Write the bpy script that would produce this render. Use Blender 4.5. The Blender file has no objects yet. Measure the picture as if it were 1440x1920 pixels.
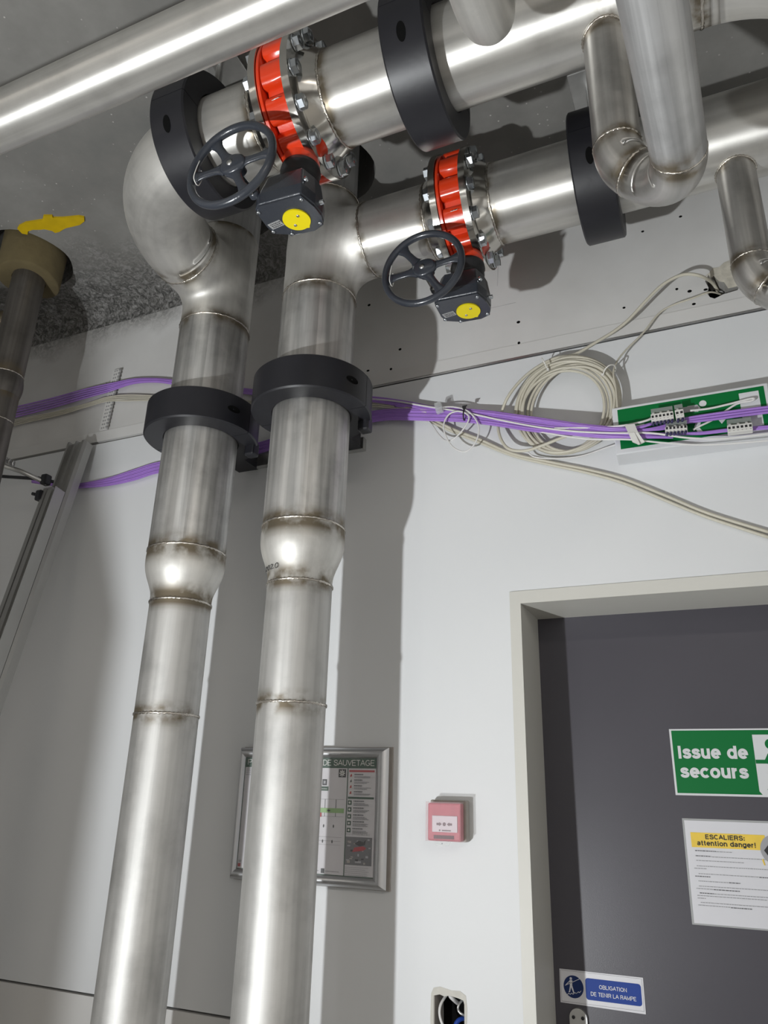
import bpy, math, random
import numpy as np
from mathutils import Vector, Matrix
from mathutils.geometry import tessellate_polygon

R = math.radians
PI = math.pi
random.seed(4)
sc = bpy.context.scene
col = sc.collection

# ------------------------------------------------------------------ camera
F = 1413.7                                             # focal length in pixels of the 1440x1920 frame
EYE = Vector((0, 0, 1.6))
WX = Vector((0.91513696, 0.11972474, 0.38495496))      # world axes seen in camera space
WY = Vector((0.40222925, -0.33541665, -0.85188455))
WZ = Vector((0.02712865, 0.93443119, -0.35510897))
cam_data = bpy.data.cameras.new('camera')
cam = bpy.data.objects.new('camera', cam_data)
col.objects.link(cam)
cam_data.sensor_fit = 'VERTICAL'
cam_data.sensor_height = 32.0
cam_data.lens = F * 32.0 / 1920.0
cam_data.clip_start = 0.02
cam.matrix_world = Matrix.Translation(EYE) @ Matrix((WX, WY, WZ)).to_4x4()
sc.camera = cam

# ------------------------------------------------------------------ world, lamps, exposure
world = bpy.data.worlds.new('world')
sc.world = world
world.use_nodes = True
world.node_tree.nodes['Background'].inputs[0].default_value = (0.9, 0.95, 1.0, 1)
world.node_tree.nodes['Background'].inputs[1].default_value = 0.02


def lamp(name, kind, loc, energy, color=(1, 1, 1), rot=(0, 0, 0), **kw):
    d = bpy.data.lights.new(name, kind)
    d.energy = energy
    d.color = color
    for k, v in kw.items():
        setattr(d, k, v)
    o = bpy.data.objects.new(name, d)
    col.objects.link(o)
    o.location = loc
    o.rotation_euler = rot
    return o


lamp('work_lamp', 'AREA', (-1.38, -0.40, 0.80), 55, (0.955, 0.985, 1.0),
     rot=Vector((0.42, 0.26, 0.87)).to_track_quat('-Z', 'Y').to_euler(), shape='DISK', size=0.07)
lamp('fill_lamp', 'AREA', (-2.6, -1.7, 3.3), 14, (1.0, 0.93, 0.84), shape='RECTANGLE', size=1.4, size_y=0.25)  # unseen lamp added behind left for ambient fill and riser highlights
lamp('fill_lamp', 'AREA', (1.3, -1.6, 3.3), 38, (1.0, 0.93, 0.84), shape='RECTANGLE', size=1.4, size_y=0.25)  # unseen lamp added as stronger fill from the right, lifts the door jamb

sc.view_settings.view_transform = 'Standard'
sc.view_settings.look = 'None'
sc.view_settings.gamma = 1
sc.view_settings.use_curve_mapping = False
sc.view_settings.exposure = 0.33


# ------------------------------------------------------------------ helpers
def at(x, y, Y):
    """world point at depth Y of something measured at pixel (x, y) of the photograph"""
    c = ((x - 720.0), (960.0 - y), -F)
    d = Vector((WX[0] * c[0] + WX[1] * c[1] + WX[2] * c[2],
                WY[0] * c[0] + WY[1] * c[1] + WY[2] * c[2],
                WZ[0] * c[0] + WZ[1] * c[1] + WZ[2] * c[2]))
    return EYE + d * (Y / d[1])


def atz(x, y, z):
    p = at(x, y, 1.0)
    d = p - EYE
    return EYE + d * ((z - 1.6) / d[2])


def link(name, me, mat=None, parent=None, smooth=None):
    o = bpy.data.objects.new(name, me)
    col.objects.link(o)
    if mat is not None and not me.materials:
        me.materials.append(mat)
    if parent is not None:
        o.parent = parent
    if smooth is not None:
        for p in me.polygons:
            p.use_smooth = smooth
    return o


def tag(o, label=None, cat=None, group=None, kind=None):
    if label: o['label'] = label
    if cat: o['category'] = cat
    if group: o['group'] = group
    if kind: o['kind'] = kind
    return o


def empty(name, loc=(0, 0, 0), label=None, cat=None, group=None):
    o = bpy.data.objects.new(name, None)
    col.objects.link(o)
    o.location = loc
    o.empty_display_size = 0.05
    return tag(o, label, cat, group)


def copy_tree(o, parent=None):
    c = o.copy()
    col.objects.link(c)
    c.parent = parent
    for ch in list(KIDS.get(o.name, [])):
        cc = copy_tree(ch, c)
        KIDS.setdefault(c.name, []).append(cc)
    return c


KIDS = {}


def kids(root):
    """remember the children of a finished thing so that copies need no scene scan"""
    for o in bpy.data.objects:
        if o.parent is not None:
            KIDS.setdefault(o.parent.name, [])
            if o not in KIDS[o.parent.name]:
                KIDS[o.parent.name].append(o)


def local(o, loc):
    """move a part's mesh so that its parent sits at loc (mesh was modelled in world space)"""
    o.matrix_parent_inverse = Matrix.Translation(-Vector(loc))
    return o


class MB:
    def __init__(s):
        s.v = []; s.f = []; s.uv = {}; s.sm = []

    def box(s, c, d, rot=None):
        n = len(s.v)
        for i in (-1, 1):
            for j in (-1, 1):
                for k in (-1, 1):
                    p = Vector((i * d[0] / 2, j * d[1] / 2, k * d[2] / 2))
                    if rot is not None: p = rot @ p
                    s.v.append(tuple(p + Vector(c)))
        for f in ((0, 1, 3, 2), (4, 6, 7, 5), (0, 4, 5, 1), (2, 3, 7, 6), (0, 2, 6, 4), (1, 5, 7, 3)):
            s.f.append(tuple(n + q for q in f)); s.sm.append(False)
        return s

    def prism(s, pts, a, b, smooth=False):
        """pts: 3D loop; a,b offset vectors for both caps"""
        n = len(s.v); m = len(pts)
        for off in (a, b):
            for p in pts: s.v.append(tuple(Vector(p) + Vector(off)))
        tris = tessellate_polygon([[Vector(p) for p in pts]])
        for t in tris:
            s.f.append((n + t[0], n + t[1], n + t[2])); s.sm.append(False)
            s.f.append((n + m + t[2], n + m + t[1], n + m + t[0])); s.sm.append(False)
        for i in range(m):
            j = (i + 1) % m
            s.f.append((n + i, n + j, n + m + j, n + m + i)); s.sm.append(smooth)
        return s

    def lathe(s, prof, o, ax, seg=32, closed=False, a0=0.0, a1=2 * PI, caps=False):
        """prof: list of (distance along axis, radius)"""
        ax = Vector(ax).normalized()
        u = ax.orthogonal().normalized(); w = ax.cross(u)
        full = abs(a1 - a0 - 2 * PI) < 1e-6
        cnt = seg if full else seg + 1
        n = len(s.v); m = len(prof)
        for i in range(cnt):
            a = a0 + (a1 - a0) * i / seg
            r = u * math.cos(a) + w * math.sin(a)
            for t, rad in prof:
                s.v.append(tuple(Vector(o) + ax * t + r * rad))
        mm = m if closed else m - 1
        for i in range(seg):
            i2 = (i + 1) % cnt
            for j in range(mm):
                j2 = (j + 1) % m
                s.f.append((n + i * m + j, n + i * m + j2, n + i2 * m + j2, n + i2 * m + j)); s.sm.append(True)
        if not full and closed:
            s.f.append(tuple(n + j for j in range(m))); s.sm.append(False)
            s.f.append(tuple(n + (cnt - 1) * m + j for j in reversed(range(m)))); s.sm.append(False)
        if caps:
            for j in (0, m - 1):
                s.f.append(tuple(n + i * m + j for i in range(cnt))); s.sm.append(False)
        return s

    def tube(s, pts, r, seg=8, caps=True, smooth=True):
        pts = [Vector(p) for p in pts]
        n = len(s.v)
        t = (pts[1] - pts[0]).normalized()
        u = t.orthogonal().normalized()
        m = len(pts)
        for i, p in enumerate(pts):
            t2 = (pts[min(i + 1, m - 1)] - pts[max(i - 1, 0)]).normalized()
            u = (u - t2 * u.dot(t2)).normalized()
            w = t2.cross(u)
            rr = r[i] if isinstance(r, (list, tuple)) else r
            for k in range(seg):
                a = 2 * PI * k / seg
                s.v.append(tuple(p + (u * math.cos(a) + w * math.sin(a)) * rr))
        for i in range(m - 1):
            for k in range(seg):
                k2 = (k + 1) % seg
                s.f.append((n + i * seg + k, n + i * seg + k2, n + (i + 1) * seg + k2, n + (i + 1) * seg + k)); s.sm.append(smooth)
        if caps:
            s.f.append(tuple(n + k for k in reversed(range(seg)))); s.sm.append(False)
            s.f.append(tuple(n + (m - 1) * seg + k for k in range(seg))); s.sm.append(False)
        return s

    def mesh(s, name, mat=None):
        me = bpy.data.meshes.new(name)
        me.from_pydata(s.v, [], s.f)
        me.polygons.foreach_set('use_smooth', s.sm)
        me.update()
        if mat is not None: me.materials.append(mat)
        return me

    def build(s, name, mat, parent=None, bevel=0.0, seg=2):
        o = link(name, s.mesh(name), mat, parent)
        if bevel:
            b = o.modifiers.new('b', 'BEVEL'); b.width = bevel; b.segments = seg
            b.limit_method = 'ANGLE'; b.angle_limit = R(40)
        return o


def catmull(P, n=6):
    P = [Vector(p) for p in P]
    out = []
    for i in range(len(P) - 1):
        p0 = P[max(i - 1, 0)]; p1 = P[i]; p2 = P[i + 1]; p3 = P[min(i + 2, len(P) - 1)]
        for k in range(n):
            t = k / n
            out.append(0.5 * ((2 * p1) + (p2 - p0) * t + (2 * p0 - 5 * p1 + 4 * p2 - p3) * t * t + (3 * p1 - p0 - 3 * p2 + p3) * t ** 3))
    out.append(P[-1])
    return out


def arc2(cx, cy, rx, ry, a0, a1, n=12):
    return [(cx + rx * math.cos(R(a0 + (a1 - a0) * k / n)), cy + ry * math.sin(R(a0 + (a1 - a0) * k / n))) for k in range(n + 1)]


def sm2(p, n=5):
    return [(q.x, q.y) for q in catmull([(a, b, 0) for a, b in p], n)]


# stroked sans-serif capitals and small letters: (advance, strokes); cap height 1, x-height 0.74
GL = {
    'A': (0.92, [[(0.03, 0), (0.46, 1.0), (0.89, 0)], [(0.18, 0.33), (0.74, 0.33)]]),
    'B': (0.86, [[(0.08, 0), (0.08, 1), (0.45, 1)] + arc2(0.45, 0.76, 0.27, 0.24, 90, -90) + [(0.08, 0.52)], [(0.4, 0.52)] + arc2(0.47, 0.26, 0.31, 0.26, 90, -90) + [(0.08, 0)]]),
    'C': (0.92, [arc2(0.48, 0.5, 0.40, 0.5, 42, 318, 22)]),
    'D': (0.90, [[(0.08, 0), (0.08, 1), (0.38, 1)] + arc2(0.38, 0.5, 0.43, 0.5, 90, -90, 18) + [(0.08, 0)]]),
    'E': (0.80, [[(0.74, 1), (0.08, 1), (0.08, 0), (0.76, 0)], [(0.08, 0.52), (0.68, 0.52)]]),
    'F': (0.74, [[(0.70, 1), (0.08, 1), (0.08, 0)], [(0.08, 0.50), (0.62, 0.50)]]),
    'G': (0.98, [arc2(0.49, 0.5, 0.41, 0.5, 42, 330, 22) + [(0.88, 0.20), (0.88, 0.46), (0.55, 0.46)]]),
    'I': (0.30, [[(0.14, 0), (0.14, 1)]]),
    'L': (0.74, [[(0.08, 1), (0.08, 0), (0.70, 0)]]),
    'M': (1.04, [[(0.08, 0), (0.08, 1), (0.51, 0.12), (0.94, 1), (0.94, 0)]]),
    'N': (0.92, [[(0.08, 0), (0.08, 1), (0.80, 0), (0.80, 1)]]),
    'O': (1.00, [arc2(0.49, 0.5, 0.42, 0.5, 0, 360, 28)]),
    'P': (0.82, [[(0.08, 0), (0.08, 1), (0.46, 1)] + arc2(0.46, 0.73, 0.28, 0.27, 90, -90) + [(0.08, 0.46)]]),
    'R': (0.88, [[(0.08, 0), (0.08, 1), (0.48, 1)] + arc2(0.48, 0.75, 0.27, 0.25, 90, -90) + [(0.08, 0.50)], [(0.46, 0.50), (0.66, 0.38), (0.72, 0.0)]]),
    'S': (0.84, [sm2([(0.74, 0.74), (0.66, 0.92), (0.42, 1.0), (0.16, 0.92), (0.10, 0.74), (0.22, 0.59), (0.44, 0.52), (0.68, 0.42), (0.77, 0.26), (0.68, 0.07), (0.42, 0.0), (0.16, 0.08), (0.07, 0.28)])]),
    'T': (0.80, [[(0.02, 1), (0.78, 1)], [(0.40, 1), (0.40, 0)]]),
    'U': (0.92, [[(0.08, 1), (0.08, 0.36)] + arc2(0.44, 0.36, 0.36, 0.36, 180, 360, 16) + [(0.80, 1)]]),
    'V': (0.86, [[(0.02, 1), (0.43, 0.02), (0.84, 1)]]),
    'a': (0.72, [[(0.10, 0.54)] + arc2(0.34, 0.52, 0.24, 0.22, 150, 0, 10) + [(0.58, 0.10), (0.64, 0.0)], sm2([(0.58, 0.44), (0.34, 0.38), (0.10, 0.28), (0.10, 0.08), (0.28, 0.0), (0.48, 0.07), (0.58, 0.26)])]),
    'c': (0.70, [arc2(0.37, 0.37, 0.31, 0.37, 42, 318, 18)]),
    'd': (0.76, [arc2(0.35, 0.37, 0.29, 0.37, 0, 360, 22), [(0.65, 1.0), (0.65, 0)]]),
    'e': (0.74, [[(0.08, 0.37), (0.66, 0.37)], arc2(0.37, 0.37, 0.30, 0.37, 0, 318, 22)]),
    'g': (0.76, [arc2(0.35, 0.37, 0.29, 0.37, 0, 360, 22), [(0.65, 0.74), (0.65, -0.02)] + arc2(0.37, -0.02, 0.28, 0.24, 0, -160, 12)]),
    'i': (0.30, [[(0.14, 0), (0.14, 0.66)], [(0.14, 0.97), (0.14, 1.0)]]),
    'n': (0.72, [[(0.09, 0), (0.09, 0.74)], [(0.09, 0.42)] + arc2(0.35, 0.44, 0.26, 0.29, 165, 0, 10) + [(0.61, 0)]]),
    'o': (0.76, [arc2(0.37, 0.37, 0.31, 0.37, 0, 360, 24)]),
    'r': (0.48, [[(0.09, 0), (0.09, 0.74)], [(0.09, 0.40)] + arc2(0.38, 0.42, 0.28, 0.31, 170, 85, 7)]),
    's': (0.66, [sm2([(0.57, 0.54), (0.50, 0.68), (0.32, 0.74), (0.13, 0.67), (0.10, 0.54), (0.20, 0.43), (0.36, 0.38), (0.54, 0.31), (0.59, 0.19), (0.51, 0.05), (0.32, 0.0), (0.12, 0.06), (0.06, 0.20)])]),
    't': (0.44, [[(0.18, 0.95), (0.18, 0.16), (0.25, 0.02), (0.40, 0.02)], [(0.02, 0.72), (0.38, 0.72)]]),
    'u': (0.72, [[(0.09, 0.74), (0.09, 0.30)] + arc2(0.34, 0.28, 0.25, 0.28, 180, 345, 10), [(0.61, 0.74), (0.61, 0)]]),
    '!': (0.34, [[(0.15, 1.0), (0.15, 0.42)], [(0.15, 0.05), (0.15, 0.02)]]),
    ':': (0.34, [[(0.15, 0.64), (0.15, 0.60)], [(0.15, 0.06), (0.15, 0.02)]]),
    ' ': (0.36, []),
    'l': (0.30, [[(0.14, 0), (0.14, 1)]]),
}


def text(parent, s, w, loc, mat, h=None, bold=0.07, name='lettering', align='LEFT', shear=0.0):
    """flat stroked lettering facing -Y; w = overall width, h = cap height, bold = half stroke over cap height"""
    tot = sum(GL[ch][0] for ch in s) + (2 * bold - 0.06) * len(s)
    kx = w / tot
    ky = kx if h is None else h
    V = []; Fc = []; x = 0.0; layer = 0
    hwy = bold * ky
    for ch in s:
        adv, strokes = GL[ch]
        for st in strokes:
            p = [Vector(((x + a + bold - 0.03) * kx, (b * (1 - 2 * bold) + bold) * ky)) for a, b in st]
            n = len(p)
            closed = (p[0] - p[-1]).length < 1e-7
            base = len(V); layer = (layer + 1) % 4
            for i in range(n):
                if closed: a = p[i - 1] if i > 0 else p[-2]; b = p[i + 1] if i < n - 1 else p[1]
                else: a = p[max(i - 1, 0)]; b = p[min(i + 1, n - 1)]
                d1 = (p[i] - a); d2 = (b - p[i])
                if d1.length < 1e-9: d1 = d2
                if d2.length < 1e-9: d2 = d1
                d1 = d1.normalized(); d2 = d2.normalized()
                n1 = Vector((-d1.y, d1.x)); n2 = Vector((-d2.y, d2.x))
                m = (n1 + n2)
                m = m.normalized() if m.length > 1e-6 else n1
                k = hwy / max(0.45, m.dot(n1))
                e = Vector((0, 0))
                if not closed and i == 0 and abs(d1.y) > 0.98 or not closed and i == n - 1 and abs(d1.y) > 0.98:
                    e = d1 * (hwy if i else -hwy)
                q = p[i] + e
                for sgn in (-1, 1):
                    c = q + m * k * sgn
                    V.append((loc[0] + c.x + shear * c.y - (w / 2 if align == 'CENTER' else 0), loc[1] - layer * 0.00012, loc[2] + c.y))
            for i in range(n - 1):
                Fc.append((base + 2 * i, base + 2 * i + 2, base + 2 * i + 3, base + 2 * i + 1))
        x += adv + 2 * bold - 0.06
    me = bpy.data.meshes.new(name)
    me.from_pydata(V, [], Fc)
    me.update()
    return link(name, me, mat, parent)


# ------------------------------------------------------------------ materials
def nt(name):
    m = bpy.data.materials.new(name)
    m.use_nodes = True
    t = m.node_tree
    return m, t, t.nodes['Principled BSDF']


def N(t, kind, **kw):
    n = t.nodes.new(kind)
    for k, v in kw.items():
        if k in n.inputs: n.inputs[k].default_value = v
        else: setattr(n, k, v)
    return n


def plain(name, c, rough=0.5, metal=0.0, coat=0.0, spec=0.5, bump=0.0, bscale=200, var=0.0, vscale=6, alpha=None, trans=0.0):
    m, t, b = nt(name)
    b.inputs['Base Color'].default_value = (*c, 1)
    b.inputs['Roughness'].default_value = rough
    b.inputs['Metallic'].default_value = metal
    b.inputs['Coat Weight'].default_value = coat
    b.inputs['Coat Roughness'].default_value = 0.15
    b.inputs['Specular IOR Level'].default_value = spec
    if trans: b.inputs['Transmission Weight'].default_value = trans
    if alpha is not None: b.inputs['Alpha'].default_value = alpha
    tc = N(t, 'ShaderNodeTexCoord')
    if var:
        n = N(t, 'ShaderNodeTexNoise', Scale=vscale, Detail=5)
        t.links.new(tc.outputs['Object'], n.inputs['Vector'])
        mx = N(t, 'ShaderNodeMix', data_type='RGBA')
        mx.inputs[6].default_value = (*[q * (1 - var) for q in c], 1)
        mx.inputs[7].default_value = (*[min(1, q * (1 + var)) for q in c], 1)
        t.links.new(n.outputs[0], mx.inputs[0])
        t.links.new(mx.outputs[2], b.inputs['Base Color'])
    if bump:
        n = N(t, 'ShaderNodeTexNoise', Scale=bscale, Detail=4)
        t.links.new(tc.outputs['Object'], n.inputs['Vector'])
        bp = N(t, 'ShaderNodeBump', Strength=bump, Distance=0.002)
        t.links.new(n.outputs[0], bp.inputs['Height'])
        t.links.new(bp.outputs[0], b.inputs['Normal'])
    return m


def ramp(t, src, stops):
    r = N(t, 'ShaderNodeValToRGB')
    e = r.color_ramp.elements
    while len(e) < len(stops): e.new(0.5)
    for q, (p, c) in zip(e, stops):
        q.position = p; q.color = (*c, 1) if len(c) == 3 else c
    t.links.new(src, r.inputs[0])
    return r


def steel(name, base, rough, aniso, metal=0.85, brush=0.15, stain=0.25, streak=0.2, heatc=(0.19, 0.155, 0.105)):
    """stainless steel: UV u runs along the pipe, v around it; 'heat' marks the tint by the welds"""
    m, t, b = nt(name)
    b.inputs['Metallic'].default_value = metal
    L = t.links.new
    uv = N(t, 'ShaderNodeUVMap', uv_map='UVMap')
    tc = N(t, 'ShaderNodeTexCoord')
    # blotches
    n1 = N(t, 'ShaderNodeTexNoise', Scale=7.0, Detail=6, Roughness=0.6)
    L(tc.outputs['Object'], n1.inputs['Vector'])
    r1 = ramp(t, n1.outputs[0], [(0.3, tuple(q * (1 - stain) for q in base)), (0.52, base), (0.75, tuple(min(1, q * (1 + stain * 0.35)) for q in base))])
    # streaks along the pipe
    mp = N(t, 'ShaderNodeMapping')
    mp.inputs['Scale'].default_value = (1.2, 26, 1)
    L(uv.outputs[0], mp.inputs[0])
    n2 = N(t, 'ShaderNodeTexNoise', Scale=1.5, Detail=4)
    L(mp.outputs[0], n2.inputs['Vector'])
    r2 = ramp(t, n2.outputs[0], [(0.38, (1 - streak,) * 3), (0.6, (1, 1, 1))])
    mu = N(t, 'ShaderNodeMix', data_type='RGBA', blend_type='MULTIPLY')
    mu.inputs[0].default_value = 1
    L(r1.outputs[0], mu.inputs[6]); L(r2.outputs[0], mu.inputs[7])
    # heat tint
    hu = N(t, 'ShaderNodeUVMap', uv_map='HeatMap')
    at_ = N(t, 'ShaderNodeSeparateXYZ')
    L(hu.outputs[0], at_.inputs[0])
    n3 = N(t, 'ShaderNodeTexNoise', Scale=16, Detail=4)
    L(tc.outputs['Object'], n3.inputs['Vector'])
    r3 = ramp(t, n3.outputs[0], [(0.40, (0.10,) * 3), (0.56, (0.95, 0.95, 0.95))])
    mh = N(t, 'ShaderNodeMath', operation='MULTIPLY')
    L(at_.outputs['X'], mh.inputs[0]); L(r3.outputs[0], mh.inputs[1])
    mx = N(t, 'ShaderNodeMix', data_type='RGBA')
    mx.inputs[7].default_value = (*heatc, 1)
    L(mh.outputs[0], mx.inputs[0]); L(mu.outputs[2], mx.inputs[6])
    L(mx.outputs[2], b.inputs['Base Color'])
    # roughness
    mr = N(t, 'ShaderNodeMapRange')
    mr.inputs['To Min'].default_value = rough - 0.06
    mr.inputs['To Max'].default_value = rough + 0.10
    L(n1.outputs[0], mr.inputs['Value'])
    L(mr.outputs[0], b.inputs['Roughness'])
    # brushing lines around the pipe
    mp2 = N(t, 'ShaderNodeMapping')
    mp2.inputs['Scale'].default_value = (600, 9, 1)
    L(uv.outputs[0], mp2.inputs[0])
    n4 = N(t, 'ShaderNodeTexNoise', Scale=1.0, Detail=3)
    L(mp2.outputs[0], n4.inputs['Vector'])
    bp = N(t, 'ShaderNodeBump', Strength=brush, Distance=0.0006)
    L(n4.outputs[0], bp.inputs['Height'])
    L(bp.outputs[0], b.inputs['Normal'])
    if aniso:
        b.inputs['Anisotropic'].default_value = aniso
        tg = N(t, 'ShaderNodeTangent', direction_type='UV_MAP', uv_map='UVMap')
        L(tg.outputs[0], b.inputs['Tangent'])
    return m


M = {}
M['steel'] = steel('steel_brushed', (0.70, 0.685, 0.65), 0.40, 0.72, metal=0.8, stain=0.16, streak=0.12)
M['steel_riser'] = steel('steel_riser', (0.66, 0.65, 0.63), 0.46, 0.4, stain=0.30, streak=0.35)
M['steel_low'] = steel('steel_low', (0.62, 0.61, 0.59), 0.58, 0.3, stain=0.22, streak=0.15)
M['steel_cast'] = steel('steel_fitting', (0.73, 0.715, 0.68), 0.54, 0.0, metal=0.88, brush=0.05, stain=0.22, streak=0.08)
M['steel_small'] = steel('steel_small', (0.56, 0.545, 0.52), 0.33, 0.5, stain=0.28, streak=0.12)
M['steel_dull'] = steel('steel_dull', (0.60, 0.60, 0.60), 0.52, 0.3, stain=0.22)
M['steel_dark'] = steel('steel_dark', (0.20, 0.185, 0.17), 0.45, 0.3, stain=0.3)
M['flange'] = plain('flange_steel', (0.66, 0.64, 0.60), 0.16, 1.0, var=0.1, bump=0.1, bscale=60)
M['weld'] = plain('weld_bead', (0.62, 0.58, 0.52), 0.22, 1.0, var=0.4, vscale=90, bump=0.6, bscale=300)
M['zinc'] = plain('zinc_bolt', (0.60, 0.64, 0.68), 0.25, 1.0, var=0.2, vscale=40)
M['red'] = plain('valve_red', (0.72, 0.045, 0.008), 0.28, coat=0.6, bump=0.25, bscale=45)
M['anthracite'] = plain('anthracite_paint', (0.032, 0.037, 0.048), 0.3, coat=0.35, bump=0.25, bscale=180)
M['rubber'] = plain('black_rubber', (0.018, 0.018, 0.02), 0.5, bump=0.15, bscale=120)
M['collar'] = plain('black_clamp_plastic', (0.013, 0.013, 0.017), 0.42, var=0.3, vscale=9, bump=0.12, bscale=40)
M['black'] = plain('void_black', (0.004, 0.004, 0.004), 0.9, spec=0.1)
M['yellow'] = plain('yellow_disc', (0.85, 0.70, 0.0), 0.4)
M['label_grey'] = plain('label_grey', (0.33, 0.33, 0.33), 0.5)
M['ink'] = plain('ink', (0.02, 0.02, 0.022), 0.6)
M['purple'] = plain('purple_sheath', (0.36, 0.19, 0.60), 0.45, var=0.12, vscale=20)
M['beige'] = plain('beige_sheath', (0.56, 0.53, 0.44), 0.45, var=0.08, vscale=10)
M['white_cable'] = plain('white_sheath', (0.72, 0.71, 0.70), 0.45)
M['plug'] = plain('terminal_white', (0.70, 0.69, 0.66), 0.4)
M['plug_blue'] = plain('terminal_blue', (0.03, 0.025, 0.09), 0.5)
M['clear'] = plain('clear_plastic', (0.75, 0.77, 0.77), 0.12, alpha=0.38)
M['clear_dark'] = plain('smoked_plastic', (0.28, 0.31, 0.29), 0.2, alpha=0.72)
M['sign_white'] = plain('sign_white', (0.68, 0.69, 0.71), 0.4)
M['green'] = plain('sign_green', (0.0, 0.155, 0.035), 0.5, spec=0.25)
M['green_dark'] = plain('poster_green', (0.012, 0.06, 0.03), 0.4)
M['green_light'] = plain('poster_light_green', (0.25, 0.42, 0.16), 0.5)
M['paper'] = plain('paper', (0.70, 0.70, 0.74), 0.35)
M['poster_paper'] = plain('poster_paper', (0.62, 0.60, 0.62), 0.3)
M['ptext'] = plain('print_grey', (0.14, 0.14, 0.15), 0.6)
M['pline'] = plain('print_light_grey', (0.36, 0.36, 0.38), 0.6)
M['pred'] = plain('print_red', (0.42, 0.03, 0.04), 0.5)
M['banner'] = plain('print_yellow', (0.86, 0.60, 0.07), 0.45, var=0.12, vscale=30)
M['blue'] = plain('print_blue', (0.012, 0.05, 0.29), 0.5, spec=0.25)
M['blue_dark'] = plain('print_blue_dark', (0.012, 0.03, 0.12), 0.5, spec=0.25)
M['alu'] = plain('aluminium', (0.62, 0.62, 0.63), 0.36, 1.0, bump=0.05, bscale=300)
M['rail'] = plain('rail_aluminium', (0.44, 0.435, 0.42), 0.5, 0.8, var=0.1, vscale=8)
M['galv'] = plain('galvanised', (0.60, 0.60, 0.59), 0.42, 1.0, var=0.2, vscale=30)
M['foam'] = plain('yellow_foam', (0.115, 0.09, 0.042), 0.95, bump=0.8, bscale=60, var=0.25, vscale=20)
M['tape'] = plain('yellow_foam_patch', (0.56, 0.38, 0.0), 0.55, var=0.2, vscale=25, bump=0.4, bscale=80)
M['door'] = plain('door_grey', (0.066, 0.062, 0.076), 0.36, var=0.12, vscale=3, bump=0.06, bscale=400)
M['door_frame'] = plain('door_frame_cream', (0.62, 0.61, 0.565), 0.45, var=0.03)
M['wall'] = plain('wall_white', (0.72, 0.73, 0.74), 0.55, var=0.035, vscale=1.3, bump=0.12, bscale=30)
M['wall_up'] = plain('wall_plaster', (0.68, 0.675, 0.665), 0.75, var=0.12, vscale=2.5, bump=0.35, bscale=18)
M['trim'] = plain('trim_beige', (0.66, 0.65, 0.635), 0.6, var=0.06, vscale=5)
M['redbox'] = plain('call_point_red', (0.50, 0.10, 0.13), 0.4, var=0.25, vscale=60)
M['greybox'] = plain('call_point_grey', (0.36, 0.33, 0.30), 0.5, var=0.15, vscale=40)
M['lid'] = plain('call_point_lid', (0.85, 0.62, 0.66), 0.2, alpha=0.14)
M['plaster_raw'] = plain('raw_plaster', (0.52, 0.49, 0.42), 0.95, bump=1.0, bscale=60, var=0.5, vscale=45)
M['floor'] = plain('floor_grey', (0.40, 0.39, 0.37), 0.5, var=0.15)
M['tie'] = plain('cable_tie', (0.75, 0.74, 0.70), 0.4)


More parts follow.
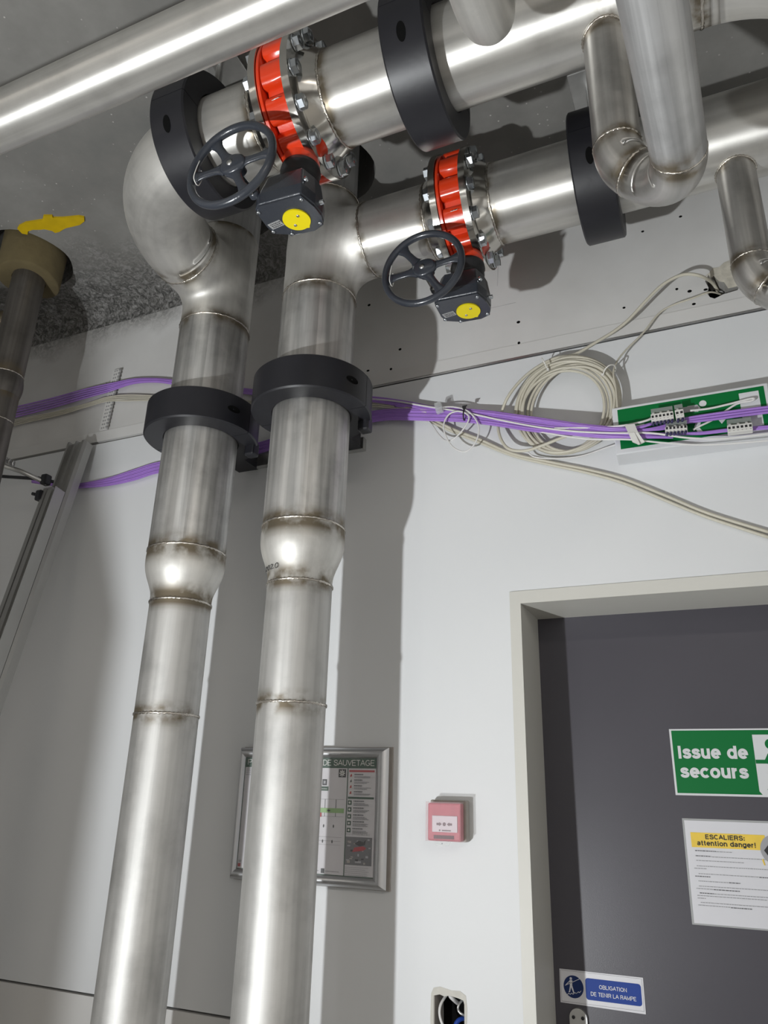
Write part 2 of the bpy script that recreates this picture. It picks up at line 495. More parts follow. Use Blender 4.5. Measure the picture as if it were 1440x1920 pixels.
def concrete(name='ceiling_concrete'):
    m, t, b = nt(name)
    L = t.links.new
    tc = N(t, 'ShaderNodeTexCoord')
    n1 = N(t, 'ShaderNodeTexNoise', Scale=2.2, Detail=9, Roughness=0.62)
    L(tc.outputs['Object'], n1.inputs['Vector'])
    r1 = ramp(t, n1.outputs[0], [(0.3, (0.14, 0.142, 0.135)), (0.5, (0.185, 0.18, 0.168)), (0.72, (0.25, 0.245, 0.23))])
    # crumbs of rough render, thick beside the wall (y > 1.55)
    vo = N(t, 'ShaderNodeTexNoise', Scale=48, Detail=6, Roughness=0.75, Distortion=1.2)
    L(tc.outputs['Object'], vo.inputs['Vector'])
    sx = N(t, 'ShaderNodeSeparateXYZ')
    L(tc.outputs['Object'], sx.inputs[0])
    n5 = N(t, 'ShaderNodeTexNoise', Scale=3.5, Detail=4)
    L(tc.outputs['Object'], n5.inputs['Vector'])
    ad = N(t, 'ShaderNodeMath', operation='MULTIPLY_ADD')
    ad.inputs[1].default_value = 0.5
    L(n5.outputs[0], ad.inputs[0]); L(sx.outputs['Y'], ad.inputs[2])
    mk0 = N(t, 'ShaderNodeMapRange')
    mk0.inputs['From Min'].default_value = 1.86; mk0.inputs['From Max'].default_value = 2.08
    L(ad.outputs[0], mk0.inputs['Value'])
    mk1 = N(t, 'ShaderNodeMapRange')
    mk1.inputs['From Min'].default_value = -1.15; mk1.inputs['From Max'].default_value = -1.5
    L(sx.outputs['X'], mk1.inputs['Value'])
    mk = N(t, 'ShaderNodeMath', operation='MULTIPLY')
    L(mk0.outputs[0], mk.inputs[0]); L(mk1.outputs[0], mk.inputs[1])
    rc = ramp(t, vo.outputs[0], [(0.40, (0.075, 0.075, 0.07)), (0.5, (0.20, 0.195, 0.185)), (0.62, (0.42, 0.41, 0.40))])
    mx = N(t, 'ShaderNodeMix', data_type='RGBA')
    L(mk.outputs[0], mx.inputs[0]); L(r1.outputs[0], mx.inputs[6]); L(rc.outputs[0], mx.inputs[7])
    # small pale specks
    vs = N(t, 'ShaderNodeTexVoronoi', Scale=36)
    L(tc.outputs['Object'], vs.inputs['Vector'])
    rs = ramp(t, vs.outputs['Distance'], [(0.05, (1, 1, 1)), (0.11, (0, 0, 0))])
    m2 = N(t, 'ShaderNodeMath', operation='MULTIPLY')
    n6 = N(t, 'ShaderNodeTexNoise', Scale=1.6, Detail=2)
    L(tc.outputs['Object'], n6.inputs['Vector'])
    r6 = ramp(t, n6.outputs[0], [(0.44, (0, 0, 0)), (0.54, (0.9, 0.9, 0.9))])
    L(rs.outputs[0], m2.inputs[0]); L(r6.outputs[0], m2.inputs[1])
    mz = N(t, 'ShaderNodeMix', data_type='RGBA')
    mz.inputs[7].default_value = (0.50, 0.48, 0.45, 1)
    L(m2.outputs[0], mz.inputs[0]); L(mx.outputs[2], mz.inputs[6])
    L(mz.outputs[2], b.inputs['Base Color'])
    b.inputs['Roughness'].default_value = 0.85
    bp = N(t, 'ShaderNodeBump', Strength=0.35, Distance=0.01)
    L(n1.outputs[0], bp.inputs['Height'])
    bp2 = N(t, 'ShaderNodeBump', Distance=0.012)
    L(mk.outputs[0], bp2.inputs['Strength'])
    L(vo.outputs[0], bp2.inputs['Height']); L(bp.outputs[0], bp2.inputs['Normal'])
    L(bp2.outputs[0], b.inputs['Normal'])
    return m


M['concrete'] = concrete()


def upper_plaster():
    # grey-white plaster that turns to bare rough concrete where it meets the ceiling on the left
    m, t, b = nt('upper_plaster')
    L = t.links.new
    tc = N(t, 'ShaderNodeTexCoord')
    sx = N(t, 'ShaderNodeSeparateXYZ')
    L(tc.outputs['Object'], sx.inputs[0])
    n0 = N(t, 'ShaderNodeTexNoise', Scale=2.2, Detail=7)
    L(tc.outputs['Object'], n0.inputs['Vector'])
    base = ramp(t, n0.outputs[0], [(0.3, (0.56, 0.55, 0.535)), (0.6, (0.68, 0.675, 0.665))])
    n1 = N(t, 'ShaderNodeTexNoise', Scale=40, Detail=6, Roughness=0.7, Distortion=1.0)
    L(tc.outputs['Object'], n1.inputs['Vector'])
    rough = ramp(t, n1.outputs[0], [(0.40, (0.12, 0.118, 0.11)), (0.5, (0.27, 0.26, 0.25)), (0.62, (0.48, 0.47, 0.455))])
    n2 = N(t, 'ShaderNodeTexNoise', Scale=5, Detail=5)
    L(tc.outputs['Object'], n2.inputs['Vector'])
    ma = N(t, 'ShaderNodeMath', operation='MULTIPLY_ADD')
    ma.inputs[1].default_value = 0.30
    L(n2.outputs[0], ma.inputs[0]); L(sx.outputs['Z'], ma.inputs[2])
    mr = N(t, 'ShaderNodeMapRange')
    mr.inputs['From Min'].default_value = 3.46; mr.inputs['From Max'].default_value = 3.60
    L(ma.outputs[0], mr.inputs['Value'])
    mx1 = N(t, 'ShaderNodeMapRange')
    mx1.inputs['From Min'].default_value = -1.05; mx1.inputs['From Max'].default_value = -1.45
    L(sx.outputs['X'], mx1.inputs['Value'])
    mk = N(t, 'ShaderNodeMath', operation='MULTIPLY')
    L(mr.outputs[0], mk.inputs[0]); L(mx1.outputs[0], mk.inputs[1])
    mx = N(t, 'ShaderNodeMix', data_type='RGBA')
    L(mk.outputs[0], mx.inputs[0]); L(base.outputs[0], mx.inputs[6]); L(rough.outputs[0], mx.inputs[7])
    L(mx.outputs[2], b.inputs['Base Color'])
    b.inputs['Roughness'].default_value = 0.75
    bp = N(t, 'ShaderNodeBump', Strength=0.3, Distance=0.004)
    L(n0.outputs[0], bp.inputs['Height'])
    bp2 = N(t, 'ShaderNodeBump', Distance=0.01)
    L(mk.outputs[0], bp2.inputs['Strength'])
    L(n1.outputs[0], bp2.inputs['Height']); L(bp.outputs[0], bp2.inputs['Normal'])
    L(bp2.outputs[0], b.inputs['Normal'])
    return m


M['wall_up'] = upper_plaster()

# ------------------------------------------------------------------ the setting
WALL = 1.95
CEIL = 3.49
XL, XR, YB = -3.6, 2.4, -3.2
FX0, FX1, FZ = -0.471, 0.45, 2.097        # clear opening of the door frame


def slab(name, outer, y0, y1, mat, parent=None, holes=()):
    """wall piece in the XZ plane between depths y0 (front) and y1"""
    loops = [[Vector((x, 0, z)) for x, z in outer]] + [[Vector((x, 0, z)) for x, z in h] for h in holes]
    flat = [p for l in loops for p in l]
    tris = tessellate_polygon(loops)
    v = [(p.x, y0, p.z) for p in flat] + [(p.x, y1, p.z) for p in flat]
    n = len(flat)
    f = []
    for a, b, c in tris:
        f.append((a, b, c)); f.append((c + n, b + n, a + n))
    k = 0
    for l in loops:
        m = len(l)
        for i in range(m):
            j = (i + 1) % m
            f.append((k + i, k + j, k + j + n, k + i + n))
        k += m
    me = bpy.data.meshes.new(name)
    me.from_pydata(v, [], f)
    me.update()
    return link(name, me, mat, parent)


# back wall: structural masonry behind, with boards and plaster on it
wall = slab('wall_back', [(XL, 0), (FX0 - 0.02, 0), (FX0 - 0.02, FZ + 0.02), (FX1 + 0.02, FZ + 0.02), (FX1 + 0.02, 0), (XR, 0), (XR, CEIL), (XL, CEIL)],
            2.02, 2.3, M['black'])
tag(wall, 'white boarded wall with grey plaster band above it', kind='structure')
HX = [at(x, y, WALL) for x, y in ((812, 1885), (816, 1877), (840, 1876), (866, 1882), (870, 1890))]
jh = [(-0.716, 1.168), (-0.700, 1.172), (-0.690, 1.169), (-0.676, 1.172), (-0.655, 1.169), (-0.6425, 1.166), (-0.640, 1.158), (-0.640, 1.085), (-0.716, 1.085)]
slab('panel', [(XL, 1.059), (FX0 - 0.029, 1.059), (FX0 - 0.029, 2.131), (FX1 + 0.029, 2.131), (FX1 + 0.029, 1.059), (XR, 1.059), (XR, 2.850), (XL, 2.850)],
     WALL, 2.02, M['wall'], wall, holes=[jh])
slab('panel', [(XL, 0), (FX0 - 0.029, 0), (FX0 - 0.029, 1.052), (XL, 1.052)], WALL, 2.02, M['trim'], wall)
slab('panel', [(FX1 + 0.029, 0), (XR, 0), (XR, 1.052), (FX1 + 0.029, 1.052)], WALL, 2.02, M['trim'], wall)
# broken hole high on the wall
rh = [(0.088, 2.945), (0.094, 2.962), (0.088, 2.985), (0.098, 3.004), (0.104, 2.992), (0.112, 2.996), (0.122, 2.975), (0.135, 2.968),
      (0.142, 2.945), (0.172, 2.946), (0.165, 2.934), (0.128, 2.930), (0.105, 2.922), (0.094, 2.930)]
slab('plaster_band', [(XL, 2.905), (XR, 2.905), (XR, CEIL), (XL, CEIL)], WALL + 0.004, 2.02, M['wall_up'], wall, holes=[rh])
slab('trim_strip', [(XL, 2.862), (XR, 2.862), (XR, 2.905), (XL, 2.905)], WALL + 0.001, 2.02, M['trim'], wall)
slab('metal_bead', [(-1.0, 2.853), (XR, 2.853), (XR, 2.8585), (-1.0, 2.8585)], WALL - 0.002, 2.0, M['alu'], wall)
slab('raw_plaster', [(0.086, 2.998), (0.100, 3.008), (0.112, 3.022), (0.128, 3.020), (0.142, 3.032), (0.175, 3.040), (0.215, 3.010), (0.225, 2.965), (0.205, 2.932), (0.172, 2.93), (0.172, 2.946),
                     (0.142, 2.945), (0.135, 2.968), (0.122, 2.975), (0.112, 2.996), (0.104, 2.992), (0.098, 3.004)], WALL + 0.002, 2.0, M['plaster_raw'], wall)
PENCIL = [((-0.560, 3.060), (-0.452, 3.060)), ((-0.504, 3.253), (-0.509, 3.139)), ((-0.165, 2.905), (-0.05, 2.9052))]
# small drilled holes in the plaster band
hd = bpy.data.meshes.new('drill_hole')
mb = MB().lathe([(0.0006, 0.006), (0.0, 0.0045), (0.0, 0.0)], (0, 0, 0), (0, 1, 0), 10)
hd = mb.mesh('drill_hole', M['black'])
for x, y in [(1205, 434), (1276, 406), (1269, 542), (1293, 546), (1323, 543), (1301, 570), (1170, 577), (973, 643), (972, 604), (690, 695), (733, 692), (692, 572), (718, 462), (750, 655)]:
    p = at(x, y, WALL + 0.004)
    o = link('drill_hole', hd, None, wall)
    o.location = (p.x, WALL + 0.0035, p.z)
    o.scale = (random.uniform(0.7, 1.1), 1, random.uniform(0.6, 0.9))

for pa, pb in PENCIL:
    d_ = Vector((pb[0] - pa[0], 0, pb[1] - pa[1]))
    MB().tube([(pa[0], WALL + 0.0036, pa[1]), ((pa[0] + pb[0]) / 2 + 0.001, WALL + 0.0036, (pa[1] + pb[1]) / 2), (pb[0], WALL + 0.0036, pb[1])], 0.0004, 4).build('pencil_line', M['pline'], wall)

ceiling_holes = [(-0.973, 1.63, 0.155), (-2.245, 1.585, 0.165), (-1.365, 1.66, 0.15)]
loops = [[Vector((XL, YB, 0)), Vector((XR, YB, 0)), Vector((XR, 1.99, 0)), Vector((XL, 1.99, 0))]]
for hx, hy, hr in ceiling_holes:
    loops.append([Vector((hx + hr * math.cos(a) * (1 + 0.02 * math.sin(5 * a)), hy + hr * math.sin(a) * (1 + 0.015 * math.cos(7 * a)), 0)) for a in [2 * PI * k / 40 for k in range(40)]])
flat = [p for l in loops for p in l]
cb = MB()
cb.v = [(p.x, p.y, CEIL) for p in flat]
cb.f = [tuple(t) for t in tessellate_polygon(loops)]
k = 4
n0 = len(cb.v)
for l in loops[1:]:
    base = len(cb.v)
    for p in l: cb.v.append((p.x, p.y, CEIL + 0.25))
    for i in range(40):
        j = (i + 1) % 40
        cb.f.append((k + i, k + j, base + j, base + i))
    cb.f.append(tuple(base + i for i in range(40)))
    k += 40
cb.sm = [False] * len(cb.f)
ceil = cb.build('ceiling', M['concrete'])
tag(ceil, 'rough grey concrete ceiling with cored pipe holes', kind='structure')


# rounded transition from the ceiling into the wall on the left
cv_ = MB()
for X_ in (XL, -1.12):
    for k in range(9):
        a = R(90 * k / 8)
        cv_.v.append((X_, 1.875 + 0.079 * math.cos(a), CEIL - 0.079 + 0.079 * math.sin(a)))
for k in range(8):
    cv_.f.append((k, k + 1, 9 + k + 1, 9 + k)); cv_.sm.append(True)
cv_.build('cove', M['concrete'], ceil)


def plane_box(name, c, d, mat, label):
    return tag(MB().box(c, d).build(name, mat), label, kind='structure')


plane_box('floor', ((XL + XR) / 2, (YB + 2) / 2, -0.05), (XR - XL, 5.6, 0.1), M['floor'], 'grey floor of the plant room')
plane_box('wall_left', (XL - 0.05, -0.5, 1.75), (0.1, 5.4, 3.5), M['wall'], 'white side wall on the left')
plane_box('wall_right', (XR + 0.05, -0.5, 1.75), (0.1, 5.4, 3.5), M['wall'], 'white side wall on the right')
plane_box('wall_front', ((XL + XR) / 2, YB - 0.05, 1.75), (XR - XL, 0.1, 3.5), M['wall'], 'white wall behind the camera')

# door: steel frame, leaf set back 195 mm
LEAF = 2.145
door = empty('door_1', (0, LEAF, 0)); door['kind'] = 'structure'
tag(door, 'dark grey door leaf in a deep cream frame')


def wp(o):                                  # part modelled in world space under an Empty that is not at the origin
    o.location = o.location - o.parent.location
    return o


wp(MB().box(((FX0 + FX1) / 2, LEAF + 0.025, 1.05), (FX1 - FX0 + 0.02, 0.05, 2.103), ).build('door_leaf', M['door'], door, 0.002))
fr = MB()
o_ = [(FX0 - 0.029, 0), (FX0 - 0.029, 2.131), (FX1 + 0.029, 2.131), (FX1 + 0.029, 0), (FX1, 0), (FX1, FZ), (FX0, FZ), (FX0, 0)]
f = slab('door_frame', o_, WALL - 0.004, LEAF + 0.004, M['door_frame'], door)
wp(f)
b = f.modifiers.new('b', 'BEVEL'); b.width = 0.002; b.segments = 2; b.limit_method = 'ANGLE'
# rounded handle plate at the foot of the view
hp = []
for k in range(13):
    a = PI * k / 12
    hp.append((-0.4155 + 0.021 * math.cos(a), 0, 1.119 + 0.021 * math.sin(a)))
hp += [(-0.4365, 0, 0.93), (-0.3945, 0, 0.93)]
pl = wp(MB().prism(hp, (0, LEAF - 0.008, 0), (0, LEAF, 0), True).build('handle_plate', M['galv'], door))
MBs = MB()
for sx in (-0.011, 0.011): MBs.lathe([(0, 0.0), (0, 0.004), (0.003, 0.0035)], (-0.4155 + sx, LEAF - 0.0105, 1.121), (0, 1, 0), 10)
o = MBs.build('screw', M['ink'], pl)
MBh = MB().tube([(-0.4155, LEAF - 0.008, 1.02), (-0.4155, LEAF - 0.055, 1.02), (-0.30, LEAF - 0.055, 1.02)], 0.009, 12)
wp(MBh.build('door_handle', M['galv'], door))

# ------------------------------------------------------------------ pipework
RB, RS = 0.1095, 0.0841                    # radius of the large and of the reduced riser


def path_line(a, b, step=0.02):
    a = Vector(a); b = Vector(b)
    n = max(1, int((b - a).length / step))
    return [a.lerp(b, i / n) for i in range(n + 1)]


def path_arc(c, u, w, r, a0, a1, n=14):
    c = Vector(c); u = Vector(u); w = Vector(w)
    return [c + u * r * math.cos(a0 + (a1 - a0) * i / n) + w * r * math.sin(a0 + (a1 - a0) * i / n) for i in range(n + 1)]


def pipe(name, pts, rad, mat, parent, welds=(), seg=72, start=0.0, hw=0.02, ends=False, label=None):
    """swept pipe with UVs (u along, v around, metres) and a 'heat' attribute near the welds (arc lengths)"""
    P = [Vector(p) for p in pts]
    q = [P[0]]
    for p in P[1:]:
        if (p - q[-1]).length > 1e-5: q.append(p)
    P = q
    S = [0.0]
    for i in range(1, len(P)): S.append(S[-1] + (P[i] - P[i - 1]).length)
    tot = S[-1]
    # refine near the welds
    extra = []
    for w in welds:
        w = w if w >= 0 else tot + w + 1e-9
        for d in (-0.05, -0.035, -0.022, -0.012, -0.005, 0, 0.005, 0.012, 0.022, 0.035, 0.05):
            if 0 < w + d < tot: extra.append(w + d)

    def ev(s, arr):
        for i in range(1, len(S)):
            if s <= S[i] + 1e-9:
                t = (s - S[i - 1]) / (S[i] - S[i - 1])
                return arr[i - 1] * (1 - t) + arr[i] * t
        return arr[-1]
    rr = list(rad) if isinstance(rad, (list, tuple)) else [rad] * len(P)
    if len(rr) != len(P): rr = [rr[0]] * len(P)
    keep = sorted(set([round(s, 6) for s in S] + [round(e, 6) for e in extra]))
    PP = [ev(s, P) for s in keep]; RR = [ev(s, rr) for s in keep]
    v = []; n = len(PP)
    t = (PP[1] - PP[0]).normalized()
    u = Vector((0.31, -0.52, 0.77)); u = (u - t * u.dot(t)).normalized()
    for i in range(n):
        t2 = (PP[min(i + 1, n - 1)] - PP[max(i - 1, 0)]).normalized()
        u = (u - t2 * u.dot(t2)).normalized(); w = t2.cross(u)
        for k in range(seg):
            a = 2 * PI * k / seg
            v.append(tuple(PP[i] + (u * math.cos(a) + w * math.sin(a)) * RR[i]))
    f = []; uvs = []
    for i in range(n - 1):
        for k in range(seg):
            k2 = (k + 1) % seg
            f.append((i * seg + k, i * seg + k2, (i + 1) * seg + k2, (i + 1) * seg + k))
            c0 = 2 * PI * k / seg * 0.1; c1 = 2 * PI * (k + 1) / seg * 0.1
            a0 = keep[i] + start; a1 = keep[i + 1] + start
            uvs += [(a0, c0), (a0, c1), (a1, c1), (a1, c0)]
    ne = 0
    if ends:
        f.append(tuple(reversed(range(seg)))); f.append(tuple((n - 1) * seg + k for k in range(seg)))
        uvs += [(0, 0)] * (2 * seg)
    me = bpy.data.meshes.new(name)
    me.from_pydata(v, [], f)
    me.polygons.foreach_set('use_smooth', [True] * (len(f) - (2 if ends else 0)) + [False] * (2 if ends else 0))
    ul = me.uv_layers.new(name='UVMap')
    ul.data.foreach_set('uv', [c for p in uvs for c in p])
    hv = []
    for i in range(n):
        x = 0.0
        for w in welds:
            w = w if w >= 0 else tot + w + 1e-9
            x = max(x, min(1.0, 1.5 * math.exp(-((keep[i] - w) / (hw * 1.25)) ** 2)))
        hv += [x] * seg
    heat_uv(me, hv)
    me.uv_layers['UVMap'].active = True
    me.update()
    o = link(name, me, mat, parent)
    o.location = -Vector(parent.location) if parent is not None else (0, 0, 0)
    if label: o['label'] = label
    return o


def heat_uv(me, hv):
    hv = np.array(hv, dtype=float)
    vi = np.zeros(len(me.loops), dtype=np.int32)
    me.loops.foreach_get('vertex_index', vi)
    l = me.uv_layers.new(name='HeatMap')
    out = np.zeros((len(vi), 2)); out[:, 0] = hv[vi]
    l.data.foreach_set('uv', out.ravel())


def bead(parent, c, ax, r, seg=90, size=0.0035, ripple=0.0009):
    """scalloped weld bead around a pipe"""
    c = Vector(c); ax = Vector(ax).normalized()
    u = ax.orthogonal().normalized(); w = ax.cross(u)
    pts = []
    return bead_curve(parent, [c + (u * math.cos(a) + w * math.sin(a)) * (r + random.uniform(-.0003, .0004)) + ax * random.uniform(-.0007, .0007)
                               for a in [2 * PI * k / seg for k in range(seg)]], size, ripple)


def bead_curve(parent, pts, size=0.0035, ripple=0.0009):
    n = len(pts); v = []; f = []
    cs = sum(pts, Vector()) / n
    for i, p in enumerate(pts):
        t = (pts[(i + 1) % n] - pts[i - 1]).normalized()
        o = (p - cs); o = (o - t * o.dot(t)).normalized(); w = t.cross(o)
        s = size + (ripple if i % 2 else -ripple) + random.uniform(-.0004, .0004)
        for k in range(6):
            a = 2 * PI * k / 6
            v.append(tuple(p + o * math.cos(a) * s * 0.62 + w * math.sin(a) * s))
    for i in range(n):
        j = (i + 1) % n
        for k in range(6):
            k2 = (k + 1) % 6
            f.append((i * 6 + k, i * 6 + k2, j * 6 + k2, j * 6 + k))
    me = bpy.data.meshes.new('weld_seam')
    me.from_pydata(v, [], f)
    o = link('weld_seam', me, M['weld'], parent, True)
    o.location = -Vector(parent.location)
    return o


def saddle(parent, c, main_r, br, ax_main, down=-1):
    """bead where a branch of radius br drops from a main pipe along X centred at c"""
    pts = []
    for k in range(70):
        a = 2 * PI * k / 70
        x = br * math.cos(a); y = br * math.sin(a)
        pts.append(Vector(c) + Vector((x, y, down * math.sqrt(main_r ** 2 - y ** 2))) * 1.0)
    return bead_curve(parent, pts, 0.004, 0.001)


def sdf_tee(name, c, r, bdir, bl, zl, k, mat, parent, bl0=0.0):
    """swept tee: run along Z, branch along bdir, blended where they meet"""
    c = Vector(c); b = Vector(bdir)
    mb = MB()
    mb.lathe([(-zl - 0.02, r), (zl + 0.02, r)], (0, 0, 0), (0, 0, 1), 64, caps=True)
    mb.lathe([(0, r), (bl + 0.02, r)], (0, 0, 0), b, 64, caps=True)
    tmp = link('tmp', mb.mesh('tmp'))
    md = tmp.modifiers.new('r', 'REMESH'); md.mode = 'VOXEL'; md.voxel_size = 0.0055
    dg = bpy.context.evaluated_depsgraph_get(); dg.update()
    me = bpy.data.meshes.new_from_object(tmp.evaluated_get(dg))
    bpy.data.objects.remove(tmp)
    n = len(me.vertices)
    co = np.zeros(n * 3); me.vertices.foreach_get('co', co); co = co.reshape(-1, 3)
    bb = np.array(b)

    def sd(p):
        d1 = np.hypot(p[:, 0], p[:, 1]) - r
        t = p @ bb
        q = p - np.outer(t, bb)
        d2 = np.linalg.norm(q, axis=1) - r
        d2 = np.where(t < 0, d2 + (-t) * 1.0, d2)
        h = np.clip(0.5 + 0.5 * (d2 - d1) / k, 0, 1)
        return d2 * (1 - h) + d1 * h - k * h * (1 - h)
    for _ in range(10):
        s = sd(co); e = 1e-4
        g = np.stack([(sd(co + np.array(v)) - s) / e for v in ((e, 0, 0), (0, e, 0), (0, 0, e))], axis=1)
        g /= np.maximum(1e-6, np.linalg.norm(g, axis=1))[:, None]
        co = co - g * np.clip(s, -0.01, 0.01)[:, None] * 0.8
        co[:, 2] = np.clip(co[:, 2], -zl, zl)
        t = co @ bb
        co = co - np.outer(np.maximum(t - bl, 0), bb)
    me.vertices.foreach_set('co', (co + np.array(c)).ravel())
    # drop the end caps
    import bmesh
    bm = bmesh.new(); bm.from_mesh(me)
    dele = []
    cc = Vector(c)
    for fc in bm.faces:
        m_ = fc.calc_center_median() - cc
        if abs(abs(m_.z) - zl) < 0.0006 and math.hypot(m_.x, m_.y) < r - 0.004: dele.append(fc)
        elif abs(m_.dot(b) - bl) < 0.0006 and (m_ - b * m_.dot(b)).length < r - 0.004: dele.append(fc)
    bmesh.ops.delete(bm, geom=dele, context='FACES')
    uvl = bm.loops.layers.uv.new('UVMap')
    for fc in bm.faces:
        for l in fc.loops:
            p_ = l.vert.co
            l[uvl].uv = (p_.z, p_.x + p_.y)
    bm.to_mesh(me); bm.free()
    co = np.zeros(len(me.vertices) * 3); me.vertices.foreach_get('co', co); co = co.reshape(-1, 3) - np.array(c)
    t = co @ bb
    hv = np.maximum(np.exp(-((co[:, 2] + zl) / 0.022) ** 2), np.exp(-((t - bl) / 0.018) ** 2))
    hv = np.maximum(hv, np.exp(-((co[:, 2] - zl) / 0.02) ** 2))
    heat_uv(me, hv)
    me.materials.clear()
    me.update()
    o = link(name, me, mat, parent, True)
    o.location = -Vector(parent.location)
    return o


TEEH = 0.178
PZ = 3.168                                  # height of both valve lines
Y1, Y2 = 1.168, 1.643                       # depth of the front and rear valve line
LX, LY = -1.368, 1.660                      # left riser
MX, MY = -0.976, 1.643                      # middle riser
VX1, VX2 = -0.769, -0.510                   # valves


def reducer_profile(z_top, z_bot):
    pts = []; rad = []
    for i in range(17):
        t = i / 16
        z = z_top + (z_bot - z_top) * t
        s = min(1, max(0, (t - 0.30) / 0.62))
        s = s * s * (3 - 2 * s)
        pts.append(z); rad.append(RB + 0.0015 * math.sin(PI * min(1, t / 0.35)) - (RB - RS) * s)
    return pts, rad


def riser(x, y, zr_top, zr_bot, z_low, root, upper_label=None):
    pipe('upper_pipe', path_line((x, y, PZ - TEEH), (x, y, zr_top), 0.05), RB, M['steel_riser'], root, welds=(0.0, -0.0001), hw=0.018)
    zs, rd = reducer_profile(zr_top, zr_bot)
    pipe('reducer', [(x, y, z) for z in zs], rd, M['steel_cast'], root, welds=(0.0, -0.0001), hw=0.026)
    pipe('lower_pipe', path_line((x, y, zr_bot), (x, y, z_low), 0.05), RS, M['steel_low'], root, welds=(0.0, -0.0001), hw=0.016, start=2)
    pipe('lower_pipe', path_line((x, y, z_low), (x, y, 0.0), 0.1), RS, M['steel_low'], root, welds=(0.0,), hw=0.018, start=4)
    for z, r in ((PZ - TEEH, RB), (zr_top, RB), (zr_bot, RS), (z_low, RS)):
        bead(root, (x, y, z), (0, 0, 1), r + 0.0006)


def weld_neck(root, x_face, dirx, y, z=PZ):
    """flange ring with hub, face at x_face, pipe leaving in direction dirx"""
    prof = [(0, 0.10), (0, 0.170), (0.018, 0.170), (0.018, 0.138), (0.021, 0.130), (0.045, 0.119), (0.058, 0.111), (0.060, 0.1095)]
    o = MB().lathe(prof, (x_face, y, z), (dirx, 0, 0), 96).build('flange', M['flange'], root)
    o.location = -Vector(root.location)
    md = o.modifiers.new('e', 'EDGE_SPLIT'); md.split_angle = R(35)
    bead(root, (x_face + dirx * 0.061, y, z), (1, 0, 0), RB + 0.0006)
    return o


# left riser with its tee, elbow and the stub to valve 1
rl = empty('riser_pipe', (LX, LY, 0), 'left one of the two large steel risers, its top bending forward in a broad elbow', 'pipe')
riser(LX, LY, 2.240, 2.092, 1.790, rl)
sdf_tee('tee', (LX, LY, PZ), RB, (0, -1, 0), TEEH, TEEH, 0.035, M['steel_cast'], rl)
pipe('top_pipe', path_line((LX, LY, PZ + TEEH), (LX, LY, CEIL + 0.15)), RB, M['steel_dull'], rl)
ER = LY - TEEH - Y1
ec = (LX + ER, LY - TEEH, PZ)
pts = path_arc(ec, (-1, 0, 0), (0, -1, 0), ER, 0, PI / 2, 28)
pipe('elbow', pts, RB, M['steel_cast'], rl, welds=(0.0, -0.0001), hw=0.03)
bead(rl, (LX, LY - TEEH, PZ), (0, 1, 0), RB)
bead(rl, (LX + ER, Y1, PZ), (1, 0, 0), RB)
pipe('valve_stub', path_line((LX + ER, Y1, PZ), (VX1 - 0.039 - 0.060, Y1, PZ)), RB, M['steel'], rl, welds=(0.0, -0.0001), hw=0.012)
weld_neck(rl, VX1 - 0.039, -1, Y1)

# middle riser with its tee and the stub to valve 2
rm = empty('riser_pipe', (MX, MY, 0), 'right one of the two large steel risers, with a tee to the rear valve', 'pipe')
riser(MX, MY, 2.262, 2.107, 1.808, rm)
sdf_tee('tee', (MX, MY, PZ), RB, (1, 0, 0), TEEH - 0.008, TEEH, 0.06, M['steel_cast'], rm)
pipe('top_pipe', path_line((MX, MY, PZ + TEEH), (MX, MY, CEIL + 0.2)), RB - 0.012, M['steel_dull'], rm)
bead(rm, (MX, MY, PZ + TEEH), (0, 0, 1), RB)
bead(rm, (MX + TEEH - 0.008, MY, PZ), (1, 0, 0), RB + 0.0006)
pipe('valve_stub', path_line((MX + TEEH - 0.008, Y2, PZ), (VX2 - 0.039 - 0.060, Y2, PZ)), RB, M['steel'], rm, welds=(0.0, -0.0001), hw=0.010)
weld_neck(rm, VX2 - 0.039, -1, Y2)

# pen marks written on the reducer
for q_, (a0_, kind_) in enumerate(((-42, '2'), (-33, '0'), (-23, '2'), (-12, '0'))):
    if kind_ == '0': g_ = [(3.2 * math.cos(b_ * PI / 6), 0.0065 * math.sin(b_ * PI / 6)) for b_ in range(13)]
    else: g_ = [(-3, 0.004), (-1, 0.0065), (2, 0.004), (0, -0.001), (-3, -0.006), (3, -0.006)]
    tp_ = []
    for da_, dz_ in g_:
        a_ = R(a0_ + da_); rr_z = 0.0915
        tp_.append((MX + rr_z * math.sin(a_), MY - rr_z * math.cos(a_), 2.1415 + dz_))
    o_ = MB().tube(tp_, 0.0009, 5).build('pen_mark', M['ink'], rm)
    o_.location = -Vector(rm.location)

